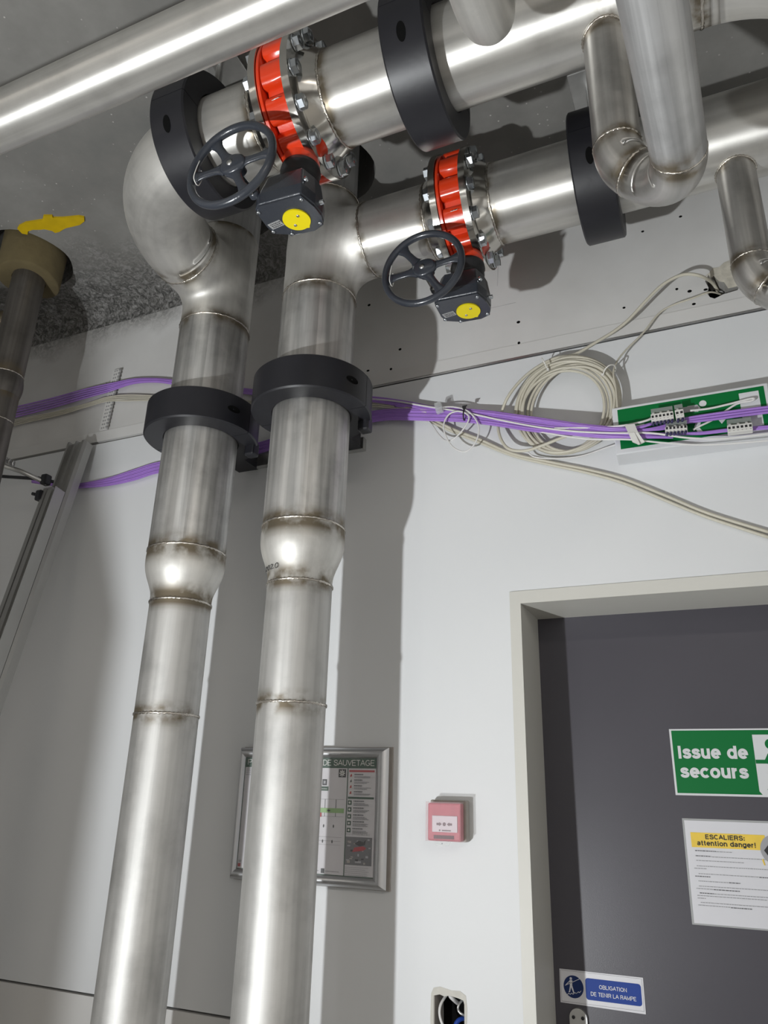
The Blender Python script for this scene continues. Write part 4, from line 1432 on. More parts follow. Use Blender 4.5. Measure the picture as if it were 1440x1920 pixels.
# ------------------------------------------------------------------ evacuation plan board
bx0, bx1, bz0, bz1, by = -1.3065, -0.838, 1.3835, 1.7275, 1.93
eb = empty('plan_board', ((bx0 + bx1) / 2, 1.935, (bz0 + bz1) / 2), 'aluminium framed escape plan on the wall behind the right large riser', 'notice board')
ix0, ix1, iz0, iz1 = -1.2885, -0.875, 1.409, 1.7
lp(MB().box(((bx0 + bx1) / 2, 1.943, (bz0 + bz1) / 2), (bx1 - bx0 - 0.01, 0.014, bz1 - bz0 - 0.01)).build('back_plate', M['galv'], eb), eb)
co_ = [((bx0, bz0), (ix0, iz0)), ((bx1, bz0), (ix1, iz0)), ((bx1, bz1), (ix1, iz1)), ((bx0, bz1), (ix0, iz1))]
for q in range(4):
    (oa, ia), (ob, ib) = co_[q], co_[(q + 1) % 4]
    mb = MB()
    steps = 7
    for (o2, i2) in ((oa, ia), (ob, ib)):
        for k in range(steps + 1):
            t = k / steps
            x = o2[0] + (i2[0] - o2[0]) * t; z = o2[1] + (i2[1] - o2[1]) * t
            y = 1.943 - 0.020 * math.sin(PI * (0.12 + 0.76 * t)) ** 0.7
            mb.v.append((x, y, z))
    for k in range(steps):
        mb.f.append((k, k + 1, steps + 1 + k + 1, steps + 1 + k)); mb.sm.append(True)
    lp(mb.build('frame_rail', M['alu'], eb), eb)
lp(MB().box(((bx0 + bx1) / 2 + 0.006, 1.946, (bz0 + bz1) / 2), (bx1 - bx0, 0.007, bz1 - bz0 + 0.004)).build('wall_plate', M['greybox'], eb), eb)
PY = 1.934
poster = flat(eb, rect(ix0, iz0, ix1, iz1), PY + 0.001, M['poster_paper'], 'poster', 0.001)


def pf_(pts, mat, name='print_area', dy=0.0006):
    o = MB().prism([(x, 0, z) for x, z in pts], (0, PY - dy - 0.0003, 0), (0, PY - dy + 0.0003, 0)).build(name, mat, poster)
    return o


def ptext(s, w, x, z, mat, h=None, bold=0.06, dy=0.0016, align='LEFT'):
    return text(poster, s, w, (x, PY - dy, z), mat, h, bold, align=align)


pf_(rect(ix0, 1.674, ix1, iz1), M['green_dark'], 'title_bar')
ptext('PLAN DE FUITE ET', 0.232, -1.2805, 1.6805, M['plug'], h=0.0150, bold=0.055)
ptext('DE SAUVETAGE', 0.1565, -1.0354, 1.6805, M['plug'], h=0.0150, bold=0.055)
pf_(rect(-0.9595, iz0, -0.957, 1.674), M['green_dark'], 'column_line')
pf_(rect(ix0, iz0, ix0 + 0.0018, 1.674), M['green_dark'], 'column_line')
pf_(rect(ix0, iz0, ix1, iz0 + 0.002), M['green_dark'], 'column_line')
pf_(rect(-0.954, 1.6645, -0.879, 1.6695), M['pred'], 'red_bar')
pf_(rect(-0.955, 1.597, -0.879, 1.602), M['green_dark'], 'green_bar')


def lines(x, z, n, w, h=0.0011, gap=0.0026, mat='ptext', name='small_print'):
    mb = MB()
    for k in range(n):
        xx = x; ww = w * random.uniform(0.72, 1.0)
        while xx < x + ww:
            l = random.uniform(0.0025, 0.006)
            l = min(l, x + ww - xx + 0.0005)
            mb.prism([(xx, 0, z - k * gap), (xx + l, 0, z - k * gap), (xx + l, 0, z - k * gap + h), (xx, 0, z - k * gap + h)], (0, PY - 0.0015, 0), (0, PY - 0.0011, 0))
            xx += l + 0.0009
    return mb.build(name, M[mat], poster)


for z, m_ in ((1.657, 'pred'), (1.643, 'ptext'), (1.6285, 'pred'), (1.6135, 'pred')):
    pf_(rect(-0.9525, z - 0.006, -0.9435, z + 0.004), M['plug'], 'icon')
    pf_([(-0.951, z - 0.005), (-0.945, z - 0.004), (-0.946, z + 0.003), (-0.949, z + 0.001)], M[m_], 'icon_shape', 0.0014)
    lines(-0.938, z, 1, 0.030, h=0.0028)
    lines(-0.938, z - 0.0045, 2, 0.050)
for z in (1.590, 1.573, 1.556, 1.5395, 1.5225):
    pf_(rect(-0.9545, z - 0.008, -0.9435, z + 0.003), M['green_dark'], 'icon')
    pf_(disc(-0.949, z - 0.0025, 0.0028, 10), M['plug'], 'icon_shape', 0.0014)
    lines(-0.938, z, 1, 0.040, h=0.003)
    lines(-0.938, z - 0.0045, 3, 0.046)
ptext('POINT DE RASSEMBLEMENT', 0.070, -0.9565, 1.5085, M['ptext'], h=0.003, bold=0.06)
pf_(rect(-0.9565, 1.437, -0.8805, 1.504), M['ptext'], 'site_photo')
for k in range(60):
    x = random.uniform(-0.955, -0.889); z = random.uniform(1.439, 1.497)
    w = random.uniform(0.003, 0.010); h = random.uniform(0.002, 0.006)
    o_m = random.choice(['pline', 'greybox', 'pline', 'ink'])
    if k < 26: pf_(rect(x, z, x + w, z + h), M[o_m], 'photo_patch', 0.0008 + 0.00001 * k)
pf_([(-0.936, 1.468), (-0.905, 1.472), (-0.896, 1.478), (-0.905, 1.483), (-0.930, 1.479)], M['pred'], 'photo_patch', 0.0013)
pf_([(-0.930, 1.488), (-0.918, 1.496), (-0.905, 1.492), (-0.898, 1.498), (-0.900, 1.486), (-0.915, 1.482)], M['ink'], 'photo_patch', 0.0013)
lines(-0.955, 1.431, 5, 0.070, gap=0.0045, mat='pline')
pf_(rect(-0.986, 1.6505, -0.964, 1.6715), M['ink'], 'compass')
for k in range(4):
    a = k * PI / 4
    d = Vector((math.cos(a), math.sin(a))) * 0.0085; p_ = Vector((-d.y, d.x)).normalized() * 0.0012
    c_ = Vector((-0.975, 1.661))
    pf_([tuple(c_ - d - p_), tuple(c_ + d - p_), tuple(c_ + d + p_), tuple(c_ - d + p_)], M['plug'], 'compass_ray', 0.0014)
pf_(rect(-1.0345, 1.6295, -1.0205, 1.645), M['ink'], 'marker')
pf_(rect(-1.0305, 1.6335, -1.0245, 1.641), M['pline'], 'marker_sign', 0.0014)
pf_(rect(-1.0400, 1.6155, -1.0155, 1.6265), M['green_dark'], 'marker')
lines(-1.037, 1.620, 1, 0.018, mat='plug')
for z0, z1, x0, x1 in ((1.594, 1.5945, -1.25, -0.966), (1.551, 1.5515, -1.25, -0.966), (1.5005, 1.501, -1.25, -0.970), (1.491, 1.4915, -1.25, -0.972), (1.482, 1.4824, -1.25, -0.972)):
    pf_(rect(x0, z0, x1, z1), M['ptext'], 'plan_line')
pf_(rect(-1.22, 1.5605, -0.9655, 1.572), M['green_light'], 'escape_corridor', 0.0008)
for x in (-1.16, -1.12, -1.07, -1.0235, -0.9905):
    pf_(rect(x, 1.551, x + 0.0009, 1.5605), M['ink'], 'plan_line', 0.001)
    pf_(rect(x, 1.572, x + 0.0011, 1.594), M['ink'], 'plan_line', 0.001)
for x, z in ((-1.0240, 1.5275), (-0.9945, 1.5275), (-1.0250, 1.490), (-0.9965, 1.490)):
    pf_(disc(x, z, 0.0042, 10, 0.4), M['ink'], 'plan_mark', 0.0012)
pf_([(-1.0165, 1.566), (-1.0105, 1.5695), (-1.0105, 1.5675), (-1.006, 1.5675), (-1.006, 1.5645), (-1.0105, 1.5645), (-1.0105, 1.5625)], M['ink'], 'plan_arrow', 0.0014)
pf_(rect(-1.0400, 1.5495, -1.0320, 1.5600), M['pred'], 'plan_mark', 0.0014)
pf_(rect(-1.0255, 1.4135, -1.0155, 1.4245), M['ink'], 'marker')
lines(-1.013, 1.418, 1, 0.045, mat='ptext')
lines(-1.075, 1.418, 1, 0.045, mat='ptext')
lines(-1.2825, 1.668, 4, 0.03, mat='ptext', gap=0.005)
pf_(rect(-1.2845, 1.415, -1.2765, 1.423), M['pred'], 'marker')
lines(-1.2835, 1.430, 2, 0.01, mat='ptext')
glass = flat(eb, rect(ix0, iz0, ix1, iz1), PY - 0.002, plain('clear_sheet', (0.9, 0.9, 0.92), 0.08, alpha=0.06), 'clear_sheet', 0.0004)

# ------------------------------------------------------------------ fire alarm call point
cpx = -0.671
cp = empty('call_point', (cpx, WALL, 1.55), 'small red fire alarm call point with a clear lid on the white wall', 'alarm')
B = MB().box((0.002, -0.014, 0.003), (0.096, 0.028, 0.096)).build('back_box', M['greybox'], cp, 0.004)
B = MB().box((0.0, -0.040, 0.0), (0.086, 0.026, 0.087)).build('red_body', M['redbox'], cp, 0.004)
MB().box((0.0025, -0.0545, -0.0045), (0.0655, 0.003, 0.0375)).build('break_plate', M['paper'], cp, 0.001)
yy = -0.0566


def cpart(pts, mat, name, y=yy):
    return MB().prism([(x, 0, z) for x, z in pts], (0, y - 0.0003, 0), (0, y + 0.0003, 0)).build(name, mat, cp)


for s in (-1, 1):
    cpart([(s * 0.020 + 0.002, -0.0075), (s * 0.013 + 0.002, -0.0075), (s * 0.013 + 0.002, -0.0095), (s * 0.0065 + 0.002, -0.005), (s * 0.013 + 0.002, -0.0005), (s * 0.013 + 0.002, -0.0025), (s * 0.020 + 0.002, -0.0025)], M['ptext'], 'arrow_mark')
cpart(disc(0.002, -0.005, 0.0042, 16), M['ptext'], 'dot_mark')
cpart(rect(-0.004, -0.0205, 0.019, -0.018), M['ptext'], 'small_print')
cpart(disc(-0.010, -0.0192, 0.002, 10), M['ptext'], 'small_print')
cpart(rect(-0.026, -0.0385, 0.026, -0.0305), M['ink'], 'text_bar', -0.0545)
MB().box((0.0, -0.0605, 0.001), (0.090, 0.0016, 0.090)).build('clear_lid', M['lid'], cp)
mb = MB()
for (x, z, dx, dz) in ((0, 0.0455, 0.09, 0.001), (0, -0.0435, 0.09, 0.001), (-0.0448, 0.001, 0.001, 0.09), (0.0448, 0.001, 0.001, 0.09)):
    mb.box((x, -0.049, z), (dx, 0.024, dz))
mb.build('lid_edge', M['lid'], cp)
cpart([(-0.022, -0.0440), (0.020, -0.0440), (0.015, -0.0535), (-0.016, -0.0535)], M['clear'], 'lid_tab', -0.0605)
cpart(disc(-0.002, -0.0485, 0.0012, 8), M['ptext'], 'lid_pin', -0.0612)

# ------------------------------------------------------------------ notices on the door
iss = empty('door_notice', (0.06, LEAF, 1.7075), 'green emergency exit sign with white words on the dark door', 'sign')
IY = LEAF
flat(iss, rect(-0.1435, 1.628, 0.2565, 1.7875), IY, M['sign_white'], 'sign_plate', 0.002)
flat(iss, rect(-0.1385, 1.633, 0.2515, 1.7835), IY - 0.002, M['green'], 'green_face')


def stext(root, s, w, x, z, y, mat, h=None, bold=0.07, align='LEFT'):
    o = text(root, s, w, (x - root.location.x, y - root.location.y, z - root.location.z), mat, h, bold, align=align)
    return o


stext(iss, 'Issue de', 0.1640, -0.1293, 1.7150, IY - 0.003, M['sign_white'], h=0.0310, bold=0.112)
stext(iss, 'secours', 0.1575, -0.1272, 1.6692, IY - 0.003, M['sign_white'], h=0.0310, bold=0.112)
flat(iss, [(0.049, 1.7725), (0.235, 1.7725), (0.235, 1.629), (0.0575, 1.629), (0.0482, 1.641)], IY - 0.0026, M['sign_white'], 'pictogram_door')
flat(iss, disc(0.0870, 1.7500, 0.0125), IY - 0.0032, M['green'], 'pictogram_head')
flat(iss, [(0.049, 1.7135), (0.070, 1.7135), (0.078, 1.728), (0.100, 1.738), (0.120, 1.732), (0.132, 1.700), (0.125, 1.68), (0.108, 1.69), (0.104, 1.705), (0.092, 1.690), (0.084, 1.676), (0.080, 1.700), (0.074, 1.7045), (0.049, 1.7045)], IY - 0.0032, M['green'], 'pictogram_body')
flat(iss, [(0.084, 1.680), (0.074, 1.655), (0.066, 1.645), (0.090, 1.645), (0.104, 1.670)], IY - 0.0034, M['green'], 'pictogram_leg')
flat(iss, rect(0.070, 1.6395, 0.110, 1.6425), IY - 0.0032, M['green'], 'pictogram_leg')

sh = empty('door_notice', (-0.025, LEAF, 1.457), 'laminated white sheet with a yellow warning banner on the dark door', 'notice')
SY = LEAF
flat(sh, [(-0.1345, 1.5745), (0.0815, 1.5745), (0.0815, 1.341), (-0.1365, 1.341)], SY - 0.0005, M['clear'], 'laminate', 0.0012)
flat(sh, [(-0.1300, 1.570), (0.079, 1.570), (0.079, 1.3445), (-0.1315, 1.3445)], SY - 0.0018, M['paper'], 'sheet')
flat(sh, rect(-0.1185, 1.510, 0.0455, 1.5433), SY - 0.0026, M['banner'], 'yellow_banner')
stext(sh, 'ESCALIERS:', 0.0890, -0.0860, 1.5290, SY - 0.0036, M['ink'], h=0.0108, bold=0.100)
stext(sh, 'attention danger!', 0.1310, -0.1059, 1.5145, SY - 0.0036, M['ink'], h=0.0112, bold=0.100)
flat(sh, disc(0.0655, 1.512, 0.033, 32), SY - 0.0032, M['pline'], 'round_photo')
flat(sh, [(0.040, 1.510), (0.052, 1.524), (0.09, 1.520), (0.09, 1.494), (0.052, 1.492)], SY - 0.0040, M['ink'], 'round_photo_detail')
flat(sh, [(0.033, 1.490), (0.036, 1.492), (0.039, 1.478), (0.036, 1.478)], SY - 0.0030, M['banner'], 'yellow_dash')
flat(sh, [(0.044, 1.472), (0.047, 1.474), (0.056, 1.463), (0.052, 1.462)], SY - 0.0030, M['banner'], 'yellow_dash')
rows = [(1.5015, -0.112, 0.046, 1), (1.5013, -0.066, 0.036, 0), (1.4900, -0.112, 0.034, 1), (1.4893, -0.076, 0.120, 0), (1.4800, -0.112, 0.105, 0), (1.4680, -0.112, 0.170, 0), (1.4625, -0.118, 0.028, 0),
        (1.4510, -0.110, 0.130, 0), (1.4505, 0.022, 0.018, 1), (1.4450, -0.118, 0.034, 1), (1.4350, -0.112, 0.066, 0), (1.4350, -0.045, 0.024, 1), (1.4240, -0.112, 0.170, 0), (1.4185, -0.118, 0.038, 0), (1.4180, -0.080, 0.056, 1),
        (1.4090, -0.112, 0.030, 1), (1.4090, -0.081, 0.160, 0), (1.4035, -0.118, 0.150, 0), (1.3980, -0.118, 0.018, 0), (1.3890, -0.112, 0.170, 0), (1.3830, -0.118, 0.070, 0), (1.3822, -0.047, 0.045, 1)]
for z, x, w, bold in rows:
    mb = MB(); xx = x
    while xx < min(x + w, 0.077):
        l = random.uniform(0.002, 0.0075)
        l = min(l, x + w - xx + 0.0004, 0.078 - xx)
        hh = 0.0019 if bold else 0.0015
        mb.prism([(xx, 0, z), (xx + l, 0, z), (xx + l, 0, z + hh), (xx, 0, z + hh)], (0, SY - 0.0034, 0), (0, SY - 0.0026, 0))
        xx += l + 0.0012
    lp(mb.build('print_line', M['ptext' if bold else 'pline'], sh), sh)

ob = empty('door_notice', (-0.358, LEAF, 1.182), 'white and blue handrail instruction sticker low on the dark door', 'sticker')
flat(ob, [(-0.4565, 1.2185), (-0.2590, 1.2190), (-0.2590, 1.1445), (-0.4575, 1.1470)], LEAF, M['paper'], 'sticker_sheet', 0.0012)
mb = MB()
for (x0, z0, x1, z1) in ((-0.4545, 1.2160, -0.2620, 1.2163), (-0.4545, 1.1498, -0.2620, 1.1501), (-0.4545, 1.1498, -0.4542, 1.2163), (-0.2623, 1.1498, -0.2620, 1.2163)):
    mb.prism([(x0, 0, z0), (x1, 0, z0), (x1, 0, z1), (x0, 0, z1)], (0, LEAF - 0.0018, 0), (0, LEAF - 0.001, 0))
lp(mb.build('border_line', M['ptext'], ob), ob)
flat(ob, disc(-0.4240, 1.1830, 0.0240, 36), LEAF - 0.0012, M['blue_dark'], 'blue_disc')
rr_ = []
for cx_, cz_, a0 in ((-0.2720, 1.1985, 0), (-0.3885, 1.1985, 90), (-0.3885, 1.1660, 180), (-0.2720, 1.1660, 270)):
    for k in range(6): rr_.append((cx_ + 0.0065 * math.cos(R(a0 + 18 * k)), cz_ + 0.0065 * math.sin(R(a0 + 18 * k))))
flat(ob, rr_, LEAF - 0.0012, M['blue'], 'blue_panel')
stext(ob, 'OBLIGATION', 0.0650, -0.3627, 1.1850, LEAF - 0.0026, M['paper'], h=0.0085, bold=0.07)
stext(ob, 'DE TENIR LA RAMPE', 0.1060, -0.3835, 1.1690, LEAF - 0.0026, M['paper'], h=0.0085, bold=0.07)
flat(ob, disc(-0.4295, 1.2000, 0.0030, 14), LEAF - 0.0018, M['paper'], 'pictogram_head')
flat(ob, [(-0.4330, 1.1965), (-0.4260, 1.1965), (-0.4270, 1.1855), (-0.4230, 1.1720), (-0.4190, 1.1700), (-0.4250, 1.1695), (-0.4300, 1.1820), (-0.4330, 1.1710), (-0.4370, 1.1705), (-0.4350, 1.1730), (-0.4325, 1.1850)], LEAF - 0.0018, M['paper'], 'pictogram_body')
flat(ob, [(-0.4430, 1.1860), (-0.4330, 1.1950), (-0.4320, 1.1940), (-0.4420, 1.1850)], LEAF - 0.0018, M['paper'], 'pictogram_arm')
flat(ob, [(-0.4445, 1.1845), (-0.4060, 1.2030), (-0.4055, 1.2020), (-0.4440, 1.1835)], LEAF - 0.0018, M['paper'], 'pictogram_rail')
flat(ob, [(-0.4400, 1.1660), (-0.4360, 1.1690), (-0.4330, 1.1670), (-0.4290, 1.1700), (-0.4260, 1.1680), (-0.4210, 1.1720), (-0.4180, 1.1700), (-0.4130, 1.1745), (-0.4100, 1.1730), (-0.4060, 1.1770),
          (-0.4060, 1.1760), (-0.4100, 1.1715), (-0.4130, 1.1730), (-0.4180, 1.1690), (-0.4210, 1.1705), (-0.4260, 1.1665), (-0.4290, 1.1685), (-0.4330, 1.1655), (-0.4360, 1.1675), (-0.4400, 1.1645)], LEAF - 0.0018, M['paper'], 'pictogram_steps')


# ------------------------------------------------------------------ cables
def cable(name, px, r, mat, label, cat='cable', group=None, n=5, seg=8):
    """px: list of (x, y, Y) measured points"""
    pts = catmull([at(*p) for p in px], n)
    o = MB().tube(pts, r, seg).build(name, M[mat])
    return tag(o, label, cat, group)


# flat bundle of purple cables: (x, centre y, half height, depth)
spine_low = [(300, 876, 9, 1.932), (400, 862, 9, 1.932), (520, 830, 9, 1.932), (640, 792, 9, 1.932), (700, 781, 9, 1.93), (740, 777, 9, 1.925), (820, 778, 10, 1.915), (870, 779, 11, 1.91), (930, 785, 12, 1.90),
             (1000, 796, 12, 1.885), (1060, 803, 10, 1.872), (1120, 810, 9, 1.862), (1180, 814, 8, 1.858)]
left_low = [(60, 902, 2, 1.90), (100, 908, 2, 1.925), (143, 911, 3, 1.935), (200, 904, 6, 1.932), (250, 891, 9, 1.932)]
NP = 7
purple_words = ['topmost', 'second', 'third', 'fourth', 'fifth', 'sixth', 'lowest']
for i in range(NP):
    t = (i / (NP - 1)) * 2 - 1
    px = [(x, y + t * h, Y - 0.002 * (i % 2)) for x, y, h, Y in left_low + spine_low]
    if i < 3:        # upper three rise to the first terminal block and carry on beyond it
        px += [(1215, 808 + t * 3, 1.855), (1250, 797 + i * 3, 1.860), (1285, 785 + i * 4, 1.862), (1340, 776 + i * 5, 1.862), (1400, 768 + i * 5, 1.862), (1450, 762 + i * 5, 1.862)]
    elif i < 5:      # these go past the second block to the third one
        px += [(1215, 815 + t * 4, 1.857), (1250, 813 + t * 4, 1.866), (1310, 812 + t * 4, 1.866), (1362, 806 + t * 6, 1.866), (1410, 802 + t * 8, 1.864), (1455, 799 + t * 9, 1.864)]
    else:            # the last two stop in the second block
        px += [(1215, 817 + t * 3, 1.855), (1262, 818 + t * 2, 1.864)]
    cable('purple_cable', px, 0.0036, 'purple', '%s of the purple cables in the flat bundle crossing the wall' % purple_words[i], group='purple cables in the flat bundle', seg=8)
# second small purple run above, passing behind the risers and away to the left
up = [(0, 779, 9, 1.935), (40, 770, 9, 1.935), (100, 755, 8.5, 1.935), (160, 738, 8, 1.932), (200, 728, 7, 1.925), (215, 724, 6, 1.93), (250, 715, 4, 1.935), (290, 713, 3, 1.935), (330, 717, 3.5, 1.935), (430, 730, 4, 1.935), (560, 744, 4, 1.935),
      (640, 747, 4, 1.935), (700, 749, 4, 1.932), (760, 758, 5, 1.925), (820, 769, 5, 1.915), (900, 775, 5, 1.905), (1000, 788, 5, 1.882), (1100, 801, 4, 1.860), (1180, 806, 3, 1.852), (1222, 796, 2, 1.852)]
for i in range(5):
    t = i / 4 * 2 - 1
    px = [(x, y + t * h, Y - 0.002 * (i % 2)) for x, y, h, Y in (up if i < 2 else up[:15])]
    if i == 4: px = px[:14] + [(740, 761, 1.925)]
    cable('purple_cable', px, 0.0034, 'purple', 'purple cable of the upper run behind the risers, %s of five counted from the top' % ['first', 'second', 'third', 'fourth', 'last'][i], group='purple cables of the upper run')
for i in range(4):
    px = [(0, 793 + i * 4, 1.938), (40, 785 + i * 3, 1.938), (110, 771 + i * 2.4, 1.938), (165, 756 + i * 2, 1.937), (200, 745 + i * 2.5, 1.93), (235, 741 + i * 3.5, 1.935), (280, 742 + i * 3, 1.937), (330, 745 + i * 3, 1.938), (470, 752 + i * 3, 1.938), (600, 752 + i * 3, 1.938), (690, 750 + i * 4, 1.934), (742, 757 + i * 3, 1.928), (800, 764 + i * 3, 1.918 - 0.001 * i)]
    cable('beige_cable', px, 0.0026, 'beige', 'thin beige cable behind the risers, %s of four' % ['uppermost', 'second', 'third', 'lowest'][i], group='thin beige cables behind the risers')
# white cables
cable('white_cable', [(690, 748, 1.93), (740, 752, 1.922), (800, 762, 1.912), (870, 773, 1.90), (940, 788, 1.893), (1010, 801, 1.877), (1080, 809, 1.862), (1150, 812, 1.852), (1220, 812, 1.848), (1290, 821, 1.850), (1360, 822, 1.852), (1450, 812, 1.855)], 0.0028, 'white_cable', 'white cable lying along the middle of the purple bundle')
cable('white_cable', [(780, 783, 1.925), (860, 786, 1.915), (940, 797, 1.90), (1020, 811, 1.88), (1100, 823, 1.865), (1180, 824, 1.855), (1240, 830, 1.860), (1310, 834, 1.868), (1380, 831, 1.868), (1450, 825, 1.868)], 0.0026, 'white_cable', 'white cable sagging along the lower edge of the purple bundle')
cable('white_cable', [(1040, 803, 1.872), (1100, 802, 1.862), (1160, 799, 1.852), (1200, 792, 1.852), (1222, 785, 1.856)], 0.0030, 'white_cable', 'white cable entering the left end of the first terminal block')
cable('white_cable', [(1294, 770, 1.856), (1330, 766, 1.862), (1370, 757, 1.864), (1400, 749, 1.866), (1414, 747, 1.868), (1408, 752, 1.868), (1380, 758, 1.870), (1340, 785, 1.872), (1310, 800, 1.874), (1300, 806, 1.874)], 0.0028, 'white_cable', 'white wire with a tight hairpin bend on the exit light box')
cable('white_cable', [(824, 764, 1.905), (850, 763, 1.900), (876, 770, 1.896), (893, 788, 1.892), (898, 808, 1.892), (890, 832, 1.893), (872, 847, 1.895), (850, 839, 1.897), (836, 818, 1.897), (832, 796, 1.896), (842, 777, 1.894),
                      (860, 771, 1.892), (876, 777, 1.892), (879, 786, 1.893), (870, 803, 1.896), (852, 822, 1.90), (836, 826, 1.91), (822, 814, 1.925), (806, 792, 1.935), (788, 780, 1.938), (770, 772, 1.94)], 0.0024, 'white_cable', 'thin white cable looped twice below the clear junction connector')
cable('beige_cable', [(770, 770, 1.94), (806, 783, 1.938), (850, 805, 1.936), (900, 824, 1.938), (960, 850, 1.940), (1030, 866, 1.941), (1100, 880, 1.941), (1170, 898, 1.941), (1250, 930, 1.941), (1330, 963, 1.941), (1450, 1000, 1.941)], 0.0046, 'beige', 'upper of two thick beige cables sloping down right across the white wall')
cable('beige_cable', [(765, 774, 1.942), (806, 790, 1.941), (850, 810, 1.940), (900, 830, 1.941), (960, 854, 1.942), (1030, 871, 1.942), (1100, 886, 1.942), (1170, 906, 1.942), (1250, 939, 1.942), (1330, 971, 1.942), (1450, 1010, 1.942)], 0.0042, 'beige', 'lower of two thick beige cables sloping down right across the white wall')
cable('white_cable', [(990, 848, 1.925), (1003, 857, 1.93), (1040, 860, 1.935), (1090, 855, 1.937), (1140, 838, 1.93), (1175, 828, 1.90), (1215, 820, 1.872)], 0.0022, 'white_cable', 'thin white cable curving from under the coil to the exit light box')

# coil of beige cable hanging from the purple bundle
cc = at(1064, 757, 1.915)
coil = empty('cable_coil', cc, 'round coil of beige cable hanging on the wall above the exit light box', 'cable coil')
for i in range(11):
    rx = 0.151 - 0.0036 * i + random.uniform(-.002, .002); rz = 0.147 - 0.0026 * i
    ox = -0.006 + 0.0022 * i * (1 if i % 2 else -0.4); oz = -0.002 * i
    ph = random.uniform(0, 6)
    pts = []
    for k in range(65):
        a = 2 * PI * k / 64
        lo = max(0, -math.sin(a)) * 0.5 + max(0, -math.cos(a)) * 0.35
        sp = 1 + lo * (0.055 * (i - 5) / 5)
        pts.append((ox + rx * sp * math.cos(a), -0.0022 * (i % 6) + 0.0035 * math.sin(2 * a + ph) + 0.006 - 0.014 * math.sin(a + 0.6), oz + rz * sp * math.sin(a)))
    MB().tube(pts, 0.0042, 8, caps=False).build('cable_turn', M['beige'], coil)
for a in (R(112), R(30)):
    p = Vector((0.142 * math.cos(a), -0.016, 0.139 * math.sin(a)))
    r_ = Vector((math.cos(a), 0, math.sin(a)))
    loop = [p + r_ * 0.019 * math.cos(b) + Vector((0, 0.028 * math.sin(b), 0)) for b in [2 * PI * k / 16 for k in range(17)]]
    MB().tube(loop, 0.0019, 6, caps=False).build('cable_tie', M['tie'], coil)
    MB().box(tuple(p - r_ * 0.022 + Vector((0, -0.006, 0))), (0.006, 0.006, 0.006)).build('tie_lock', M['tie'], coil)
cable('beige_cable', [(1346, 546, 1.985), (1335, 530, 1.955), (1312, 517, 1.90), (1280, 515, 1.888), (1245, 532, 1.89), (1215, 560, 1.90), (1180, 598, 1.915), (1150, 622, 1.92), (1115, 643, 1.92), (1078, 664, 1.915), (1040, 672, 1.905), (1005, 690, 1.90), (975, 715, 1.90),
                      (952, 745, 1.90), (940, 775, 1.915), (934, 800, 1.915), (940, 825, 1.905), (955, 842, 1.90), (985, 845, 1.895), (1020, 834, 1.89), (1050, 822, 1.885), (1080, 812, 1.885)], 0.0045, 'beige', 'thick beige cable from the broken wall hole round the left of the coil')
cable('beige_cable', [(1352, 552, 1.985), (1330, 548, 1.95), (1296, 560, 1.935), (1262, 572, 1.935), (1235, 588, 1.935), (1205, 625, 1.93), (1175, 655, 1.925), (1158, 676, 1.915), (1150, 698, 1.90), (1155, 730, 1.893), (1158, 770, 1.89)], 0.0026, 'beige', 'thin beige cable from the broken wall hole to the right side of the coil')

# clear junction connector and black tie on the bundle
jc = empty('wire_connector', at(825, 766, 1.90), 'small clear junction connector on the purple bundle left of the coil', 'connector')
for k, (dx, dz) in enumerate(((-0.004, 0.010), (0.0, -0.008))):
    h_ = MB().box((dx, -0.004, dz), (0.022, 0.014, 0.017), Matrix.Rotation(R(-12), 3, 'Y')).build('connector_cell', M['clear'], jc, 0.002)
    MB().box((dx, -0.002, dz), (0.010, 0.010, 0.004), Matrix.Rotation(R(-12), 3, 'Y')).build('metal_clip', M['galv'], h_)
p = at(871, 776, 1.90)
lo = [p + Vector((0.002 * math.cos(b), 0.010 * math.sin(b), 0.020 * math.cos(b))) for b in [2 * PI * k / 16 for k in range(17)]]
mb = MB().tube(lo, 0.0022, 6, caps=False).box(tuple(p + Vector((0.003, -0.012, 0.016))), (0.010, 0.006, 0.008))
mb.tube([p + Vector((0.003, -0.012, 0.016)), p + Vector((0.012, -0.013, 0.020))], 0.0018, 6)
tag(mb.build('cable_tie', M['ink']), 'black cable tie round the purple bundle left of the coil', 'cable tie')
# white tape strap round the bundle at the sign
mb = MB()
A_ = [at(1171, 797, 1.838), at(1190, 795, 1.838), at(1197, 812, 1.834), at(1209, 829, 1.842), at(1198, 834, 1.842), at(1186, 829, 1.840), at(1178, 812, 1.834)]
mb.prism([tuple(q) for q in A_], (0, -0.001, 0), (0, 0.001, 0))
mb.prism([tuple(q) for q in (at(1178, 812, 1.832), at(1190, 811, 1.832), at(1200, 833, 1.836), at(1196, 834, 1.836))], (0, -0.001, 0), (0, 0.0005, 0))
tag(mb.build('tape_strap', M['plug']), 'white tape strap round the purple bundle at the exit light box', 'tape')


